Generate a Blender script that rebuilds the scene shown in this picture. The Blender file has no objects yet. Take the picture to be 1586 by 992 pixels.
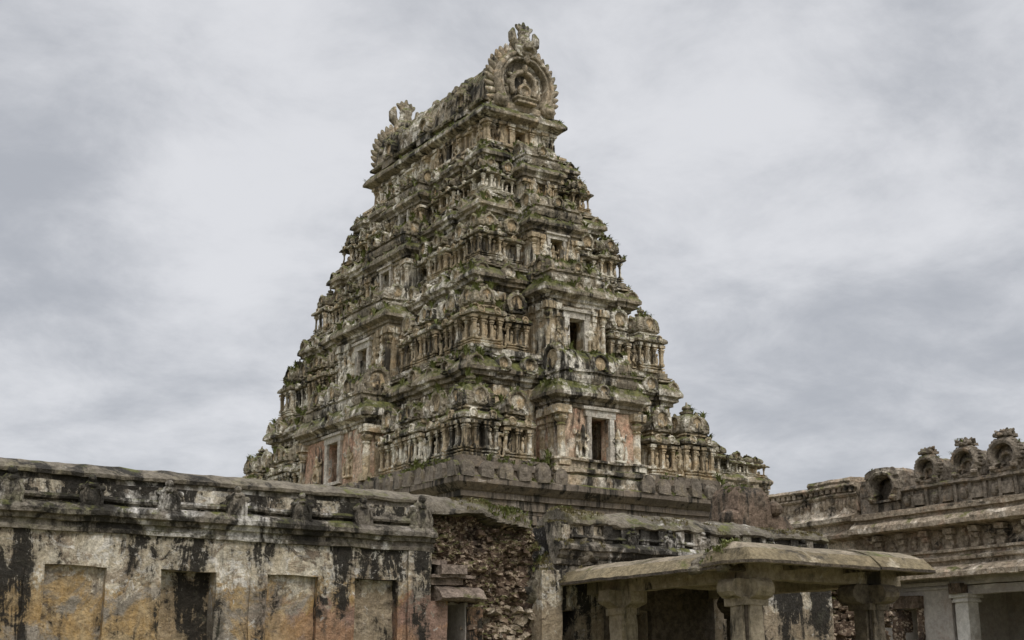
import bpy, bmesh, math, random
from mathutils import Vector, Matrix, noise
R = math.radians
random.seed(7)
scn = bpy.context.scene
col = scn.collection

# ------------------------------------------------------------------ helpers
class MB:
    """collects boxes, rings, lathes ... and links them as one mesh"""
    def __init__(s): s.v = []; s.f = []; s.M = Matrix(); s.mi = 0; s.fm = []
    def add(s, vs, fs):
        n = len(s.v); s.v += [tuple(s.M @ Vector(p)) for p in vs]; s.f += [[i + n for i in f] for f in fs]; s.fm += [s.mi]*len(fs)
    def box(s, x0, x1, y0, y1, z0, z1):
        s.add([(x0,y0,z0),(x1,y0,z0),(x1,y1,z0),(x0,y1,z0),(x0,y0,z1),(x1,y0,z1),(x1,y1,z1),(x0,y1,z1)],
              [(3,2,1,0),(4,5,6,7),(0,1,5,4),(1,2,6,5),(2,3,7,6),(3,0,4,7)])
    def cbox(s, cx, cy, w, d, z0, z1): s.box(cx-w/2, cx+w/2, cy-d/2, cy+d/2, z0, z1)
    def ring(s, hx, hy, prof, cx=0, cy=0, cap=True):
        vs = []; fs = []
        for o, z in prof:
            vs += [(cx-hx-o,cy-hy-o,z),(cx+hx+o,cy-hy-o,z),(cx+hx+o,cy+hy+o,z),(cx-hx-o,cy+hy+o,z)]
        for i in range(len(prof)-1):
            for k in range(4):
                a = 4*i+k; b = 4*i+(k+1)%4; fs.append((a,b,b+4,a+4))
        if cap:
            fs.append((3,2,1,0)); n = 4*(len(prof)-1); fs.append((n,n+1,n+2,n+3))
        s.add(vs, fs)
    def strip(s, x0, x1, prof):
        """(y,z) profile (closed) swept along x"""
        n = len(prof); vs = [(x0,y,z) for y,z in prof]+[(x1,y,z) for y,z in prof]
        fs = [(i,(i+1)%n,(i+1)%n+n,i+n) for i in range(n)]
        fs += [tuple(range(n))[::-1], tuple(range(n,2*n))]
        s.add(vs, fs)
    def stripy(s, y0, y1, prof):
        """(x,z) profile (closed) swept along y"""
        n = len(prof); vs = [(x,y0,z) for x,z in prof]+[(x,y1,z) for x,z in prof]
        fs = [(i,i+n,(i+1)%n+n,(i+1)%n) for i in range(n)]
        fs += [tuple(range(n)), tuple(range(n,2*n))[::-1]]
        s.add(vs, fs)
    def lathe(s, x, y, prof, seg=10):
        vs = []; fs = []; n = len(prof)
        for r, z in prof:
            for k in range(seg):
                a = 2*math.pi*k/seg; vs.append((x+r*math.cos(a), y+r*math.sin(a), z))
        for i in range(n-1):
            for k in range(seg):
                a = i*seg+k; b = i*seg+(k+1)%seg; fs.append((a,b,b+seg,a+seg))
        fs.append(tuple(range(seg))[::-1]); fs.append(tuple(range((n-1)*seg, n*seg)))
        s.add(vs, fs)
    def ell(s, c, r, seg=10, rings=6, rot=None):
        vs = []; fs = []
        for i in range(rings+1):
            t = math.pi*i/rings
            for k in range(seg):
                a = 2*math.pi*k/seg
                p = Vector((r[0]*math.sin(t)*math.cos(a), r[1]*math.sin(t)*math.sin(a), -r[2]*math.cos(t)))
                if rot is not None: p = rot @ p
                vs.append((p.x+c[0], p.y+c[1], p.z+c[2]))
        for i in range(rings):
            for k in range(seg):
                a = i*seg+k; b = i*seg+(k+1)%seg; fs.append((a,b,b+seg,a+seg))
        s.add(vs, fs)
    def tube(s, pts, rad, seg=8):
        vs = []; fs = []; n = len(pts)
        for i, p in enumerate(pts):
            p = Vector(p); d = (Vector(pts[min(i+1,n-1)])-Vector(pts[max(i-1,0)])).normalized()
            u = d.cross(Vector((.3,.9,.1))).normalized(); w = d.cross(u)
            for k in range(seg):
                a = 2*math.pi*k/seg; q = p+(u*math.cos(a)+w*math.sin(a))*rad[i]; vs.append(tuple(q))
        for i in range(n-1):
            for k in range(seg):
                a = i*seg+k; b = i*seg+(k+1)%seg; fs.append((a,b,b+seg,a+seg))
        fs.append(tuple(range(seg))[::-1]); fs.append(tuple(range((n-1)*seg, n*seg)))
        s.add(vs, fs)
    def mesh(s, name, rough=None, smooth=False):
        me = bpy.data.meshes.new(name); me.from_pydata(s.v, [], s.f); me.polygons.foreach_set('material_index', s.fm); me.update()
        bm = bmesh.new(); bm.from_mesh(me)
        bmesh.ops.remove_doubles(bm, verts=bm.verts, dist=1e-5) if smooth else None
        bmesh.ops.recalc_face_normals(bm, faces=bm.faces)
        if rough: roughen(bm, *rough)
        bm.to_mesh(me); bm.free()
        if smooth: me.polygons.foreach_set('use_smooth', [True]*len(me.polygons))
        return me

def roughen(bm, L, amp, freq=2.0, seed=0.0, keep=None):
    for _ in range(7):
        es = [e for e in bm.edges if e.calc_length() > L]
        if not es: break
        bmesh.ops.subdivide_edges(bm, edges=es, cuts=1, use_grid_fill=True)
    o = Vector((seed*3.7, seed*1.3, seed*2.1))
    for v in bm.verts:
        p = v.co
        d = noise.noise_vector(p*freq+o)*amp + noise.noise_vector(p*freq*2.7+o)*amp*.6 + noise.noise_vector(p*freq*7+o)*amp*.35
        v.co = p + d

def wl(o):
    l = Vector((0,0,0))
    while o: l += o.location; o = o.parent
    return l
def put(name, me, mat, parent=None, loc=None, rz=0, sc=None):
    """loc given: local to the parent; loc None: the mesh is in world coordinates"""
    o = bpy.data.objects.new(name, me); col.objects.link(o)
    if mat is not None and me is not None and not me.materials:
        for q in (mat if isinstance(mat, list) else [mat]): me.materials.append(q)
    o.parent = parent
    o.location = loc if loc is not None else (-wl(parent) if parent else (0,0,0))
    o.rotation_euler = (0,0,rz)
    if sc: o.scale = sc
    return o
def thing(name, label, cat, loc=(0,0,0), group=None):
    o = bpy.data.objects.new(name, None); col.objects.link(o); o.location = loc
    o.empty_display_size = .3
    return tag(o, label, cat, group)
def tag(o, label, cat, group=None, kind='thing'):
    o['label'] = label; o['category'] = cat; o['kind'] = kind
    if group: o['group'] = group
    return o

def remeshed(mb, name, vox):
    me = mb.mesh(name); o = bpy.data.objects.new('remesh_work', me); col.objects.link(o)
    m = o.modifiers.new('r', 'REMESH'); m.mode = 'VOXEL'; m.voxel_size = vox
    s = o.modifiers.new('s', 'SMOOTH'); s.factor = .5; s.iterations = 2
    dg = bpy.context.evaluated_depsgraph_get()
    out = bpy.data.meshes.new_from_object(o.evaluated_get(dg)); out.name = name
    bpy.data.objects.remove(o); bpy.data.meshes.remove(me)
    bm = bmesh.new(); bm.from_mesh(out)
    for v in bm.verts: v.co += noise.noise_vector(v.co*9)*.012
    bm.to_mesh(out); bm.free()
    out.polygons.foreach_set('use_smooth', [True]*len(out.polygons))
    return out

# ------------------------------------------------------------------ materials
class NT:
    def __init__(s, name):
        s.m = bpy.data.materials.new(name); s.m.use_nodes = True; s.t = s.m.node_tree; s.n = s.t.nodes; s.l = s.t.links
        s.b = s.n['Principled BSDF']; s.b.inputs['Roughness'].default_value = .92
        s.b.inputs['Specular IOR Level'].default_value = .25
        g = s.n.new('ShaderNodeNewGeometry'); s.pos = g.outputs['Position']; s.nor = g.outputs['Normal']
        sx = s.n.new('ShaderNodeSeparateXYZ'); s.l.new(s.pos, sx.inputs[0]); s.x, s.y, s.z = sx.outputs
        sn = s.n.new('ShaderNodeSeparateXYZ'); s.l.new(s.nor, sn.inputs[0]); s.nz = sn.outputs[2]
    def noise(s, scale, detail=6, rough=.6, dist=0, stretch=None, off=0):
        m = s.n.new('ShaderNodeMapping'); s.l.new(s.pos, m.inputs[0]); m.inputs['Location'].default_value = (off*3.1, off*1.7, off*2.3)
        if stretch: m.inputs['Scale'].default_value = stretch
        n = s.n.new('ShaderNodeTexNoise'); s.l.new(m.outputs[0], n.inputs['Vector'])
        n.inputs['Scale'].default_value = scale; n.inputs['Detail'].default_value = detail
        n.inputs['Roughness'].default_value = rough; n.inputs['Distortion'].default_value = dist
        return n.outputs['Fac']
    def voro(s, scale, stretch=None, feature='F1', out='Distance'):
        m = s.n.new('ShaderNodeMapping'); s.l.new(s.pos, m.inputs[0])
        if stretch: m.inputs['Scale'].default_value = stretch
        n = s.n.new('ShaderNodeTexVoronoi'); n.feature = feature; s.l.new(m.outputs[0], n.inputs['Vector']); n.inputs['Scale'].default_value = scale
        return n.outputs[out]
    def set(s, sock, v):
        if isinstance(v, (int, float)): sock.default_value = v
        elif isinstance(v, (tuple, list)): sock.default_value = (*v, 1) if len(v) == 3 else v
        else: s.l.new(v, sock)
    def math(s, op, a, b=0.0, c=None):
        n = s.n.new('ShaderNodeMath'); n.operation = op; s.set(n.inputs[0], a); s.set(n.inputs[1], b)
        if c is not None: s.set(n.inputs[2], c)
        return n.outputs[0]
    def step(s, v, a, b, lo=0., hi=1.):
        n = s.n.new('ShaderNodeMapRange'); n.interpolation_type = 'SMOOTHSTEP'
        s.set(n.inputs[0], v); s.set(n.inputs[1], a); s.set(n.inputs[2], b); s.set(n.inputs[3], lo); s.set(n.inputs[4], hi)
        return n.outputs[0]
    def mix(s, f, a, b, mode='MIX'):
        n = s.n.new('ShaderNodeMix'); n.data_type = 'RGBA'; n.blend_type = mode
        s.set(n.inputs[0], f); s.set(n.inputs[6], a); s.set(n.inputs[7], b)
        return n.outputs[2]
    def done(s, colr, h=None, strength=.6, dist=.03, rough=None):
        s.l.new(colr, s.b.inputs['Base Color'])
        if h is not None:
            b = s.n.new('ShaderNodeBump'); b.inputs['Strength'].default_value = strength; b.inputs['Distance'].default_value = dist
            s.l.new(h, b.inputs['Height']); s.l.new(b.outputs[0], s.b.inputs['Normal'])
        if rough is not None: s.set(s.b.inputs['Roughness'], rough)
        return s.m

MOSS1, MOSS2 = (.06,.064,.022), (.165,.165,.05)
def mat_stone(name, A, B, C, light, lt=.58, dark=(.03,.027,.022), dk=.56, moss=.5, seed=0, mossflat=(.25,.75), bump=.5, streak=(1.5,1.5,.4), big=.45, grit=1.0):
    """weathered masonry: two ground tones, ochre patches, pale plaster remains, black lichen, moss on ledges"""
    t = NT(name)
    n1 = t.noise(big, 7, .65, .4, off=seed); n2 = t.noise(2.3, 8, .7, .3, off=seed+1)
    c = t.mix(t.step(n1, .38, .62), A, B)
    c = t.mix(t.step(n2, .5, .68, 0, .8), c, C)
    n3 = t.noise(1.5, 9, .68, .6, off=seed+2)
    n3b = t.noise(.35, 4, .5, off=seed+5)
    c = t.mix(t.step(t.math('ADD', n3, t.math('MULTIPLY', t.math('SUBTRACT', n3b, .5), .5)), lt, lt+.09, 0, .85), c, light)
    n4 = t.noise(1.6, 9, .72, .5, stretch=streak, off=seed+3)
    n4b = t.noise(.5, 4, .5, off=seed+6)
    kk = t.math('ADD', n4, t.math('MULTIPLY', t.math('SUBTRACT', n4b, .5), .5))
    c = t.mix(t.step(kk, dk-.06, dk+.03, 0, .45), c, (.10,.085,.062))
    c = t.mix(t.step(kk, dk, dk+.08, 0, .92), c, dark)
    g1 = t.step(t.noise(9, 6, .75, .3, off=seed+7), .34, .66); sp = t.noise(30, 3, .65, off=seed)
    c = t.mix(grit*.85, c, t.mix(g1, (.45,.44,.42), (1.5,1.5,1.5)), 'MULTIPLY')
    c = t.mix(min(1, grit), c, t.mix(sp, (.5,.5,.5), (1.5,1.5,1.5)), 'MULTIPLY')
    if moss > 0:
        n5 = t.noise(1.9, 8, .7, .3, off=seed+4); n6 = t.noise(5, 6, .7, off=seed+8)
        up = t.step(t.math('ADD', t.nz, t.math('MULTIPLY', t.math('SUBTRACT', n6, .5), .9)), *mossflat)
        f = t.math('MULTIPLY', up, t.step(n5, .62-.3*moss, .72-.3*moss, 0, .95))
        c = t.mix(f, c, t.mix(t.step(t.noise(7, 5, .7, off=seed), .35, .65), MOSS1, MOSS2))
    h = t.math('ADD', t.math('MULTIPLY', t.noise(9, 8, .7, off=seed), 1.0), t.math('MULTIPLY', t.noise(34, 4, .6, off=seed), .35))
    return t.done(c, h, min(1, bump*1.6), .08)

M = {}
M['tower'] = mat_stone('weathered_tower_stucco', (.25,.215,.16), (.42,.35,.255), (.52,.39,.25), (.76,.70,.59), lt=.52, dk=.575, moss=.65)
M['tbody'] = mat_stone('sheltered_tower_plaster', (.36,.29,.19), (.55,.445,.30), (.57,.41,.235), (.84,.79,.67), lt=.478, dk=.545, moss=.5, seed=1, grit=.75, streak=(2.2,2.2,.35))
M['troof'] = mat_stone('lichened_tower_roofing', (.205,.175,.13), (.37,.32,.24), (.44,.35,.23), (.82,.77,.67), lt=.515, dk=.53, moss=.76, seed=2, mossflat=(.15,.65))
M['ochre'] = mat_stone('ochre_medallion', (.42,.34,.225), (.52,.40,.25), (.56,.38,.21), (.72,.66,.54), lt=.54, dk=.58, moss=.15, seed=3)
TR = [M['tbody'], M['troof'], M['ochre']]
M['granite'] = mat_stone('granite_base', (.165,.137,.108), (.235,.195,.152), (.29,.225,.155), (.46,.41,.35), lt=.62, dk=.53, moss=.6, seed=3, streak=(2.4,2.4,.22), grit=.5, bump=.35)
M['whitewash'] = mat_stone('whitewashed_pillar', (.50,.47,.42), (.57,.54,.49), (.42,.37,.30), (.66,.63,.58), lt=.5, dk=.66, moss=0, seed=22, grit=.3, bump=.2)
M['slab'] = mat_stone('dark_parapet_slab', (.17,.145,.115), (.25,.21,.165), (.27,.225,.15), (.46,.42,.35), lt=.63, dk=.57, moss=.5, seed=21, grit=.6)
M['salmon'] = mat_stone('faded_salmon_plaster', (.52,.33,.23), (.60,.45,.32), (.58,.31,.21), (.72,.64,.52), lt=.53, dk=.565, moss=.15, seed=5, grit=.9)
M['frame'] = mat_stone('pale_window_frame', (.48,.44,.37), (.58,.53,.45), (.42,.34,.26), (.70,.66,.58), lt=.52, dk=.59, moss=.15, seed=6, grit=.7)
M['hall'] = mat_stone('brown_hall_stone', (.29,.235,.17), (.44,.365,.275), (.40,.275,.195), (.68,.60,.49), lt=.54, dk=.585, moss=.25, seed=9, streak=(1.,1.,1.4))
M['halldark'] = mat_stone('dark_carved_parapet', (.16,.135,.105), (.25,.21,.165), (.30,.21,.13), (.48,.42,.34), lt=.6, dk=.575, moss=.4, seed=10)
M['hallplaster'] = mat_stone('grey_lime_plaster', (.37,.335,.30), (.44,.405,.36), (.34,.285,.24), (.54,.50,.45), lt=.6, dk=.66, dark=(.14,.12,.10), moss=0, seed=11, bump=.2, grit=.35)
M['porch'] = mat_stone('porch_stone', (.28,.235,.165), (.39,.33,.245), (.36,.295,.19), (.62,.57,.49), lt=.58, dk=.6, moss=.0, seed=12, bump=.35, grit=.6)
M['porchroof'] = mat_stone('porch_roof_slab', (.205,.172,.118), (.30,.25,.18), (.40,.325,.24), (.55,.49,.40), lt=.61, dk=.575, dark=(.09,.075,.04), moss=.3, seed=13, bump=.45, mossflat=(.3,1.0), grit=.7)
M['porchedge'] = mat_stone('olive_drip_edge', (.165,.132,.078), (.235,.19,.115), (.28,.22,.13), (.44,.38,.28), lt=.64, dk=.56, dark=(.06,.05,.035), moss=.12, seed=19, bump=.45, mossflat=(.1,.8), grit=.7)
M['porchdark'] = mat_stone('shade_and_wear_porch_stone', (.08,.065,.05), (.12,.098,.073), (.16,.125,.08), (.25,.21,.17), lt=.66, dk=.6, moss=0, seed=14)  # porch interior shade put into the colour; also the weathered slab lip
M['coping'] = mat_stone('mossy_coping', (.15,.13,.10), (.22,.19,.145), (.19,.17,.10), (.58,.55,.49), lt=.63, dk=.575, moss=.25, seed=15, mossflat=(.1,.9), grit=.8)
M['parapet'] = mat_stone('stained_parapet', (.2,.175,.145), (.30,.265,.215), (.2,.19,.12), (.72,.69,.64), lt=.52, dk=.51, moss=.4, seed=16, streak=(1.6,1.6,.8))
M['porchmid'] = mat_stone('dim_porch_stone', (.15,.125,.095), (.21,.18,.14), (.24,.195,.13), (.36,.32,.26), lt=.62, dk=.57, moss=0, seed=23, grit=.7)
M['lintel'] = mat_stone('brown_stone_lintel', (.26,.205,.165), (.33,.26,.21), (.36,.28,.22), (.5,.44,.38), lt=.68, dk=.64, moss=.35, seed=17, bump=.8)
M['reddish'] = mat_stone('red_stone', (.15,.11,.08), (.21,.15,.11), (.19,.145,.10), (.42,.36,.29), lt=.64, dk=.54, moss=0, seed=18)

def mat_wall(name, red_x=7.0, ochre=1.0, white=.5, black=.5, seed=0):
    t = NT(name)
    big = t.noise(.9, 8, .7, .8, off=seed); mid = t.noise(2.6, 9, .72, .7, off=seed+1)
    zz = t.math('ADD', t.z, t.math('ADD', t.math('MULTIPLY', t.math('SUBTRACT', big, .5), 1.4), t.math('MULTIPLY', t.math('SUBTRACT', t.noise(6, 9, .76, 1.0, off=seed+17), .5), 1.2)))
    # lower wash ochre, upper lime white
    oc = t.mix(t.step(mid, .4, .62), (.43,.285,.125), (.50,.375,.215))
    gr = t.mix(t.step(t.noise(1.8, 8, .7, .4, off=seed+2), .4, .6), (.28,.245,.195), (.40,.35,.285))
    oc = t.mix(t.step(t.noise(1.2, 7, .7, .5, off=seed+3), .47, .56, 0, 1), oc, gr) if ochre >= 1 else t.mix(ochre, gr, oc)
    cr = t.mix(t.step(mid, .42, .6), (.58,.495,.36), (.74,.67,.54))
    cr = t.mix(t.step(t.noise(2.6, 9, .72, .8, off=seed+4), .52, .56, 0, .8), cr, (.36,.285,.205))
    cr = t.mix(t.step(t.noise(3.4, 9, .74, 1.1, off=seed+15), .53, .57, 0, .85), cr, (.80,.755,.68))
    c = t.mix(t.step(zz, 2.82, 2.94), oc, cr)
    # red band near the foot
    rz = t.math('SUBTRACT', 2.75, t.math('ADD', t.z, t.math('MULTIPLY', t.math('SUBTRACT', t.noise(2.0, 8, .7, .5, off=seed+5), .5), 1.6)))
    rz = t.math('ADD', rz, t.math('MULTIPLY', t.math('SUBTRACT', t.noise(7, 9, .75, 1.0, off=seed+16), .5), 1.1))
    rf = t.math('MULTIPLY', t.step(rz, .0, .1), t.step(t.x, red_x-1.2, red_x+.6))
    c = t.mix(t.math('MULTIPLY', rf, .65), c, t.mix(mid, (.27,.12,.085), (.38,.215,.155)))
    # lost plaster
    lo = t.noise(1.7, 10, .74, .9, off=seed+6)
    lost = t.step(lo, .60, .63)
    c = t.mix(t.math('MULTIPLY', lost, .85), c, t.mix(t.noise(8, 5, .7, off=seed), (.16,.12,.085), (.27,.2,.145)))
    # white lime bloom
    c = t.mix(t.step(t.noise(3.6, 10, .75, 1.0, off=seed+7), .70-.2*white, .76-.2*white, 0, .8), c, (.68,.65,.60))
    # black algae, running down from the cornice, broken into ragged flakes
    st = t.noise(1.15, 10, .72, .6, stretch=(1.7,1.7,.36), off=seed+8)
    rag = t.noise(5.5, 9, .78, 1.3, off=seed+9)
    blot = t.noise(.8, 6, .6, .5, off=seed+12)
    hz = t.step(t.z, 2.3, 3.7, -.05, .07)
    k = t.math('ADD', t.math('ADD', st, t.math('MULTIPLY', t.math('SUBTRACT', rag, .5), .5)), t.math('ADD', hz, t.math('MULTIPLY', t.math('SUBTRACT', blot, .5), .55)))
    a = .605-.2*black
    c = t.mix(t.step(k, a-.12, a+.03, 0, .5), c, (.09,.078,.06))
    c = t.mix(t.step(k, a, a+.055, 0, .96), c, t.mix(t.step(t.noise(2.2, 6, .7, off=seed+11), .55, .7), (.026,.023,.019), (.06,.058,.042)))
    fl = t.noise(6.5, 9, .75, .8, off=seed+13)
    c = t.mix(t.math('MULTIPLY', t.step(fl, .60, .64, 0, .8), t.step(t.z, 2.6, 3.2)), c, (.62,.58,.51))
    c = t.mix(t.step(t.noise(10, 9, .75, .6, off=seed+14), .60, .66, 0, .75), c, (.10,.08,.06))
    g1 = t.step(t.noise(11, 6, .75, .3, off=seed+7), .34, .66); sp = t.noise(38, 4, .65, off=seed)
    c = t.mix(.5, c, t.mix(g1, (.5,.49,.47), (1.45,1.45,1.45)), 'MULTIPLY')
    c = t.mix(1.0, c, t.mix(sp, (.55,.55,.55), (1.45,1.45,1.45)), 'MULTIPLY')
    h = t.math('SUBTRACT', t.math('ADD', t.math('MULTIPLY', t.noise(7, 9, .74, .4, off=seed), 1.0), t.math('MULTIPLY', t.noise(28, 5, .65, off=seed), .35)), t.math('MULTIPLY', lost, .6))
    return t.done(c, h, .9, .07)
M['wall'] = mat_wall('stained_lime_plaster', 8.0, 1, .5, .5)
M['niche_ochre'] = mat_wall('ochre_niche_plaster', 8.2, 1, .3, .05, seed=4)
M['niche_dark'] = mat_wall('sooty_niche_plaster', 40, .6, .45, .66, seed=5)
M['wallr'] = mat_wall('grey_streaked_plaster', 60, .35, .62, .5, seed=8)

def mat_brick():
    t = NT('exposed_brick_core')
    v = t.voro(17, (1,1,1.6), out='Color'); sep = t.n.new('ShaderNodeSeparateColor'); t.l.new(v, sep.inputs[0])
    c = t.mix(sep.outputs[0], (.08,.055,.040), (.18,.125,.088))
    c = t.mix(t.step(sep.outputs[1], .72, .8), c, (.44,.35,.26))
    c = t.mix(t.step(t.noise(1.5, 8, .7, .5, off=2), .52, .62, 0, .85), c, (.045,.033,.026))
    c = t.mix(t.step(t.noise(3.2, 8, .7, .5, off=4), .62, .68, 0, .8), c, (.50,.45,.38))
    c = t.mix(t.math('MULTIPLY', t.step(t.nz, .25, .8), t.step(t.noise(1.3, 6, .7, off=6), .42, .55, 0, .9)), c, (.10,.105,.03))
    return t.done(c, t.noise(16, 8, .75), .8, .04)
M['brick'] = mat_brick()
def mat_leaf(name, a, b):
    t = NT(name); c = t.mix(t.noise(6, 4), a, b); t.b.inputs['Roughness'].default_value = .7
    return t.done(c)
M['leaf'] = mat_leaf('weed_leaf', (.09,.11,.03), (.235,.245,.085))
M['dryleaf'] = mat_leaf('dry_weed_leaf', (.16,.14,.06), (.26,.22,.11))
def mat_ground():
    t = NT('trodden_earth'); c = t.mix(t.step(t.noise(.3, 8), .4, .6), (.16,.12,.08), (.10,.12,.04))
    return t.done(c, t.noise(6, 8), .5, .05)
M['ground'] = mat_ground()

# ------------------------------------------------------------------ ground
g = MB(); g.add([(-400,-400,0),(400,-400,0),(400,400,0),(-400,400,0)], [(0,1,2,3)])
o = put('ground', g.mesh('ground'), M['ground']); o['kind'] = 'structure'; o['label'] = 'bare trodden earth of the temple courtyard'; o['category'] = 'ground'

# ------------------------------------------------------------------ carved elements
def kudu(mb, s, d=.12, flames=True, plaque=True, deep=-.25):
    """horseshoe arch, facing -y, bottom centre at the origin, height about s"""
    r = s*.40; cz = s*.46; n = 22; a0 = R(-52); a1 = R(232)
    def loop(rr, y, wav=0):
        out = []
        for i in range(n+1):
            a = a0+(a1-a0)*i/n; q = rr*(1+wav*abs(math.sin(i*math.pi/2)))
            out.append((q*math.cos(a), y, cz+q*1.02*math.sin(a)))
        return out
    L = [loop(r*1.12, d, .08), loop(r*1.16, -d*.5, .1), loop(r*.98, -d), loop(r*.80, -d*.9), loop(r*.70, -d*.3), loop(r*.66, d*.3)]
    vs = sum(L, []); m = n+1; fs = []
    for j in range(len(L)-1):
        for i in range(n): fs.append((j*m+i, j*m+i+1, (j+1)*m+i+1, (j+1)*m+i))
    for e in (0, n): fs.append(tuple(j*m+e for j in range(len(L))))
    mb.add(vs, fs)
    q0 = mb.mi; mb.mi = 2 if q0 == 1 else q0
    vs = loop(r*.72, d*deep); mb.add(vs, [tuple(range(len(vs)))[::-1]])
    if plaque: mb.ell((0,d*.0,cz-.12*s), (r*.3,d*.7,r*.5), 8, 5)
    mb.mi = q0
    for sx in (-1, 1): mb.ell((sx*r*.78, -d*.6, cz-r*.92), (r*.24,d*.9,r*.24), 8, 5)
    if flames: mb.ell((0,-d*.3,s*.95), (r*.22,d*.7,r*.3), 7, 5); mb.ell((0,-d*.7,s*.84), (r*.3,d*.6,r*.18), 7, 4)
    mb.box(-r*.95, r*.95, -d*.8, d, 0, s*.07)

def column(mb, x, y, z0, z1, w, rnd=False):
    h = z1-z0
    mb.cbox(x, y, w*1.55, w*1.55, z0, z0+h*.09); mb.cbox(x, y, w*1.25, w*1.25, z0+h*.085, z0+h*.14)
    if rnd: mb.lathe(x, y, [(w*.5,z0+h*.13),(w*.46,z0+h*.66),(w*.62,z0+h*.68),(w*.42,z0+h*.71),(w*.78,z0+h*.77),(w*.85,z0+h*.8),(w*.5,z0+h*.85)], 10)
    else:
        mb.cbox(x, y, w, w, z0+h*.13, z0+h*.68)
        mb.cbox(x, y, w*1.3, w*1.3, z0+h*.67, z0+h*.71); mb.cbox(x, y, w*1.0, w*1.0, z0+h*.70, z0+h*.75)
        mb.cbox(x, y, w*1.5, w*1.5, z0+h*.745, z0+h*.81)
    mb.cbox(x, y, w*1.0, w*1.0, z0+h*.80, z0+h*.88); mb.cbox(x, y, w*2.0, w*1.6, z0+h*.87, z1)

def lower(mb, w, d, h, seed=0):
    """base mouldings, pilastered body, eave"""
    hx, hy = w/2, d/2; rg = random.Random(seed); mb.mi = 0
    mb.ring(hx, hy, [(0,0),(.02,.03*h),(.02,.04*h),(-.05,.045*h),(-.05,.062*h),(-.0,.068*h),(.01,.085*h),(-.06,.09*h),(-.06,.105*h),(0,.11*h),(.01,.128*h),(-.09,.135*h)])
    z0, z1 = .12*h, .47*h
    mb.ring(hx-.25, hy-.25, [(0,z0),(0,z1)])
    cw = .085*h*.62
    n = max(2, round((w-.1)/.25)); m = max(2, round((d-.1)/.28))
    xs = [-hx+.075+(w-.15)*i/(n-1) for i in range(n)] if n > 1 else [0]
    ys = [-hy+.075+(d-.15)*i/(m-1) for i in range(m)]
    for x in xs: column(mb, x, -hy+.075, z0, z1, cw, rg.random() < .4)
    for y in ys[1:]:
        for sx in (-1, 1): column(mb, sx*(hx-.075), y, z0, z1, cw, rg.random() < .4)
    for i in range(n-1):                                            # small carved figures between the columns
        if rg.random() < .75:
            x = (xs[i]+xs[i+1])/2; zz = z0+.02; hh = (z1-z0)*rg.uniform(.55,.8)
            mb.ell((x, -hy+.13, zz+hh*.4), (.055,.06,hh*.42), 7, 5); mb.ell((x, -hy+.1, zz+hh*.9), (.04,.045,.055), 6, 5)
    for i in range(m-1):
        for sx in (-1, 1):
            y = (ys[i]+ys[i+1])/2; hh = (z1-z0)*rg.uniform(.5,.8)
            mb.ell((sx*(hx-.13), y, z0+.02+hh*.4), (.06,.055,hh*.42), 7, 5)
    mb.mi = 1
    mb.ring(hx, hy, [(-.1,.46*h),(-.03,.465*h),(-.03,.49*h),(.07,.495*h),(.085,.525*h),(.06,.555*h),(0,.58*h),(-.08,.595*h),(-.14,.6*h)])
    mb.mi = 0
    mb.ring(hx-.15, hy-.15, [(0,.58*h),(.0,.625*h),(.05,.63*h),(.05,.65*h),(0,.655*h),(0,.7*h)])
    for x in ([-hx*.55, hx*.55] if w > .7 else [0]):
        mb.M_save = mb.M.copy(); mb.M = mb.M @ Matrix.Translation((x, -hy-.06, .50*h)); kudu(mb, .12*h, .05, False, False); mb.M = mb.M_save
    for sx in (-1, 1):
        mb.M_save = mb.M.copy(); mb.M = mb.M @ Matrix.Translation((sx*(hx+.06), 0, .50*h)) @ Matrix.Rotation(R(90*sx), 4, 'Z'); kudu(mb, .12*h, .05, False, False); mb.M = mb.M_save
    mb.mi = 1

def kuta(w, h, seed):
    mb = MB(); lower(mb, w, w, h, seed); x = w/2
    mb.ring(x-.10, x-.10, [(-.12,.62*h),(-.04,.63*h),(-.04,.645*h),(-.12,.65*h)]); x -= .05
    mb.ring(x-.10, x-.10, [(-.05,.67*h),(.04,.675*h),(.06,.70*h),(.065,.77*h),(.04,.85*h),(-.05,.92*h),(-.3*w*.5,.955*h),(-.62*w*.5,.985*h),(-.7*w*.5,1.0*h)])
    for k in range(4):
        mb.M = Matrix.Rotation(R(90*k), 4, 'Z') @ Matrix.Translation((0, -x+.07, .69*h)); kudu(mb, .26*h, .08)
        for sx in (-1, 1):
            mb.M = Matrix.Rotation(R(90*k), 4, 'Z') @ Matrix.Translation((sx*w*.3, -x+.1, .69*h)); kudu(mb, .16*h, .06, False, False)
    mb.M = Matrix()
    mb.lathe(0, 0, [(w*.17,.98*h),(w*.2,1.01*h),(w*.08,1.03*h),(w*.13,1.06*h),(w*.12,1.085*h),(w*.04,1.10*h),(w*.02,1.15*h)], 8)
    return mb
def barrel_prof(hw, z0, hh, n=12):
    return [(hw*(1.0+.10*math.sin(math.pi*i/n))*math.cos(math.pi*i/n), z0+hh*math.sin(math.pi*i/n)**.85) for i in range(n+1)]
def panjara(w, d, h, seed):
    mb = MB(); lower(mb, w, d, h, seed)
    mb.stripy(-d/2+.1, d/2, barrel_prof(w/2-.07, .69*h, .24*h))
    mb.M = Matrix.Translation((0, -d/2+.08, .67*h)); kudu(mb, min(.38*h, w*1.05), .1)
    mb.M = Matrix(); return mb
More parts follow.
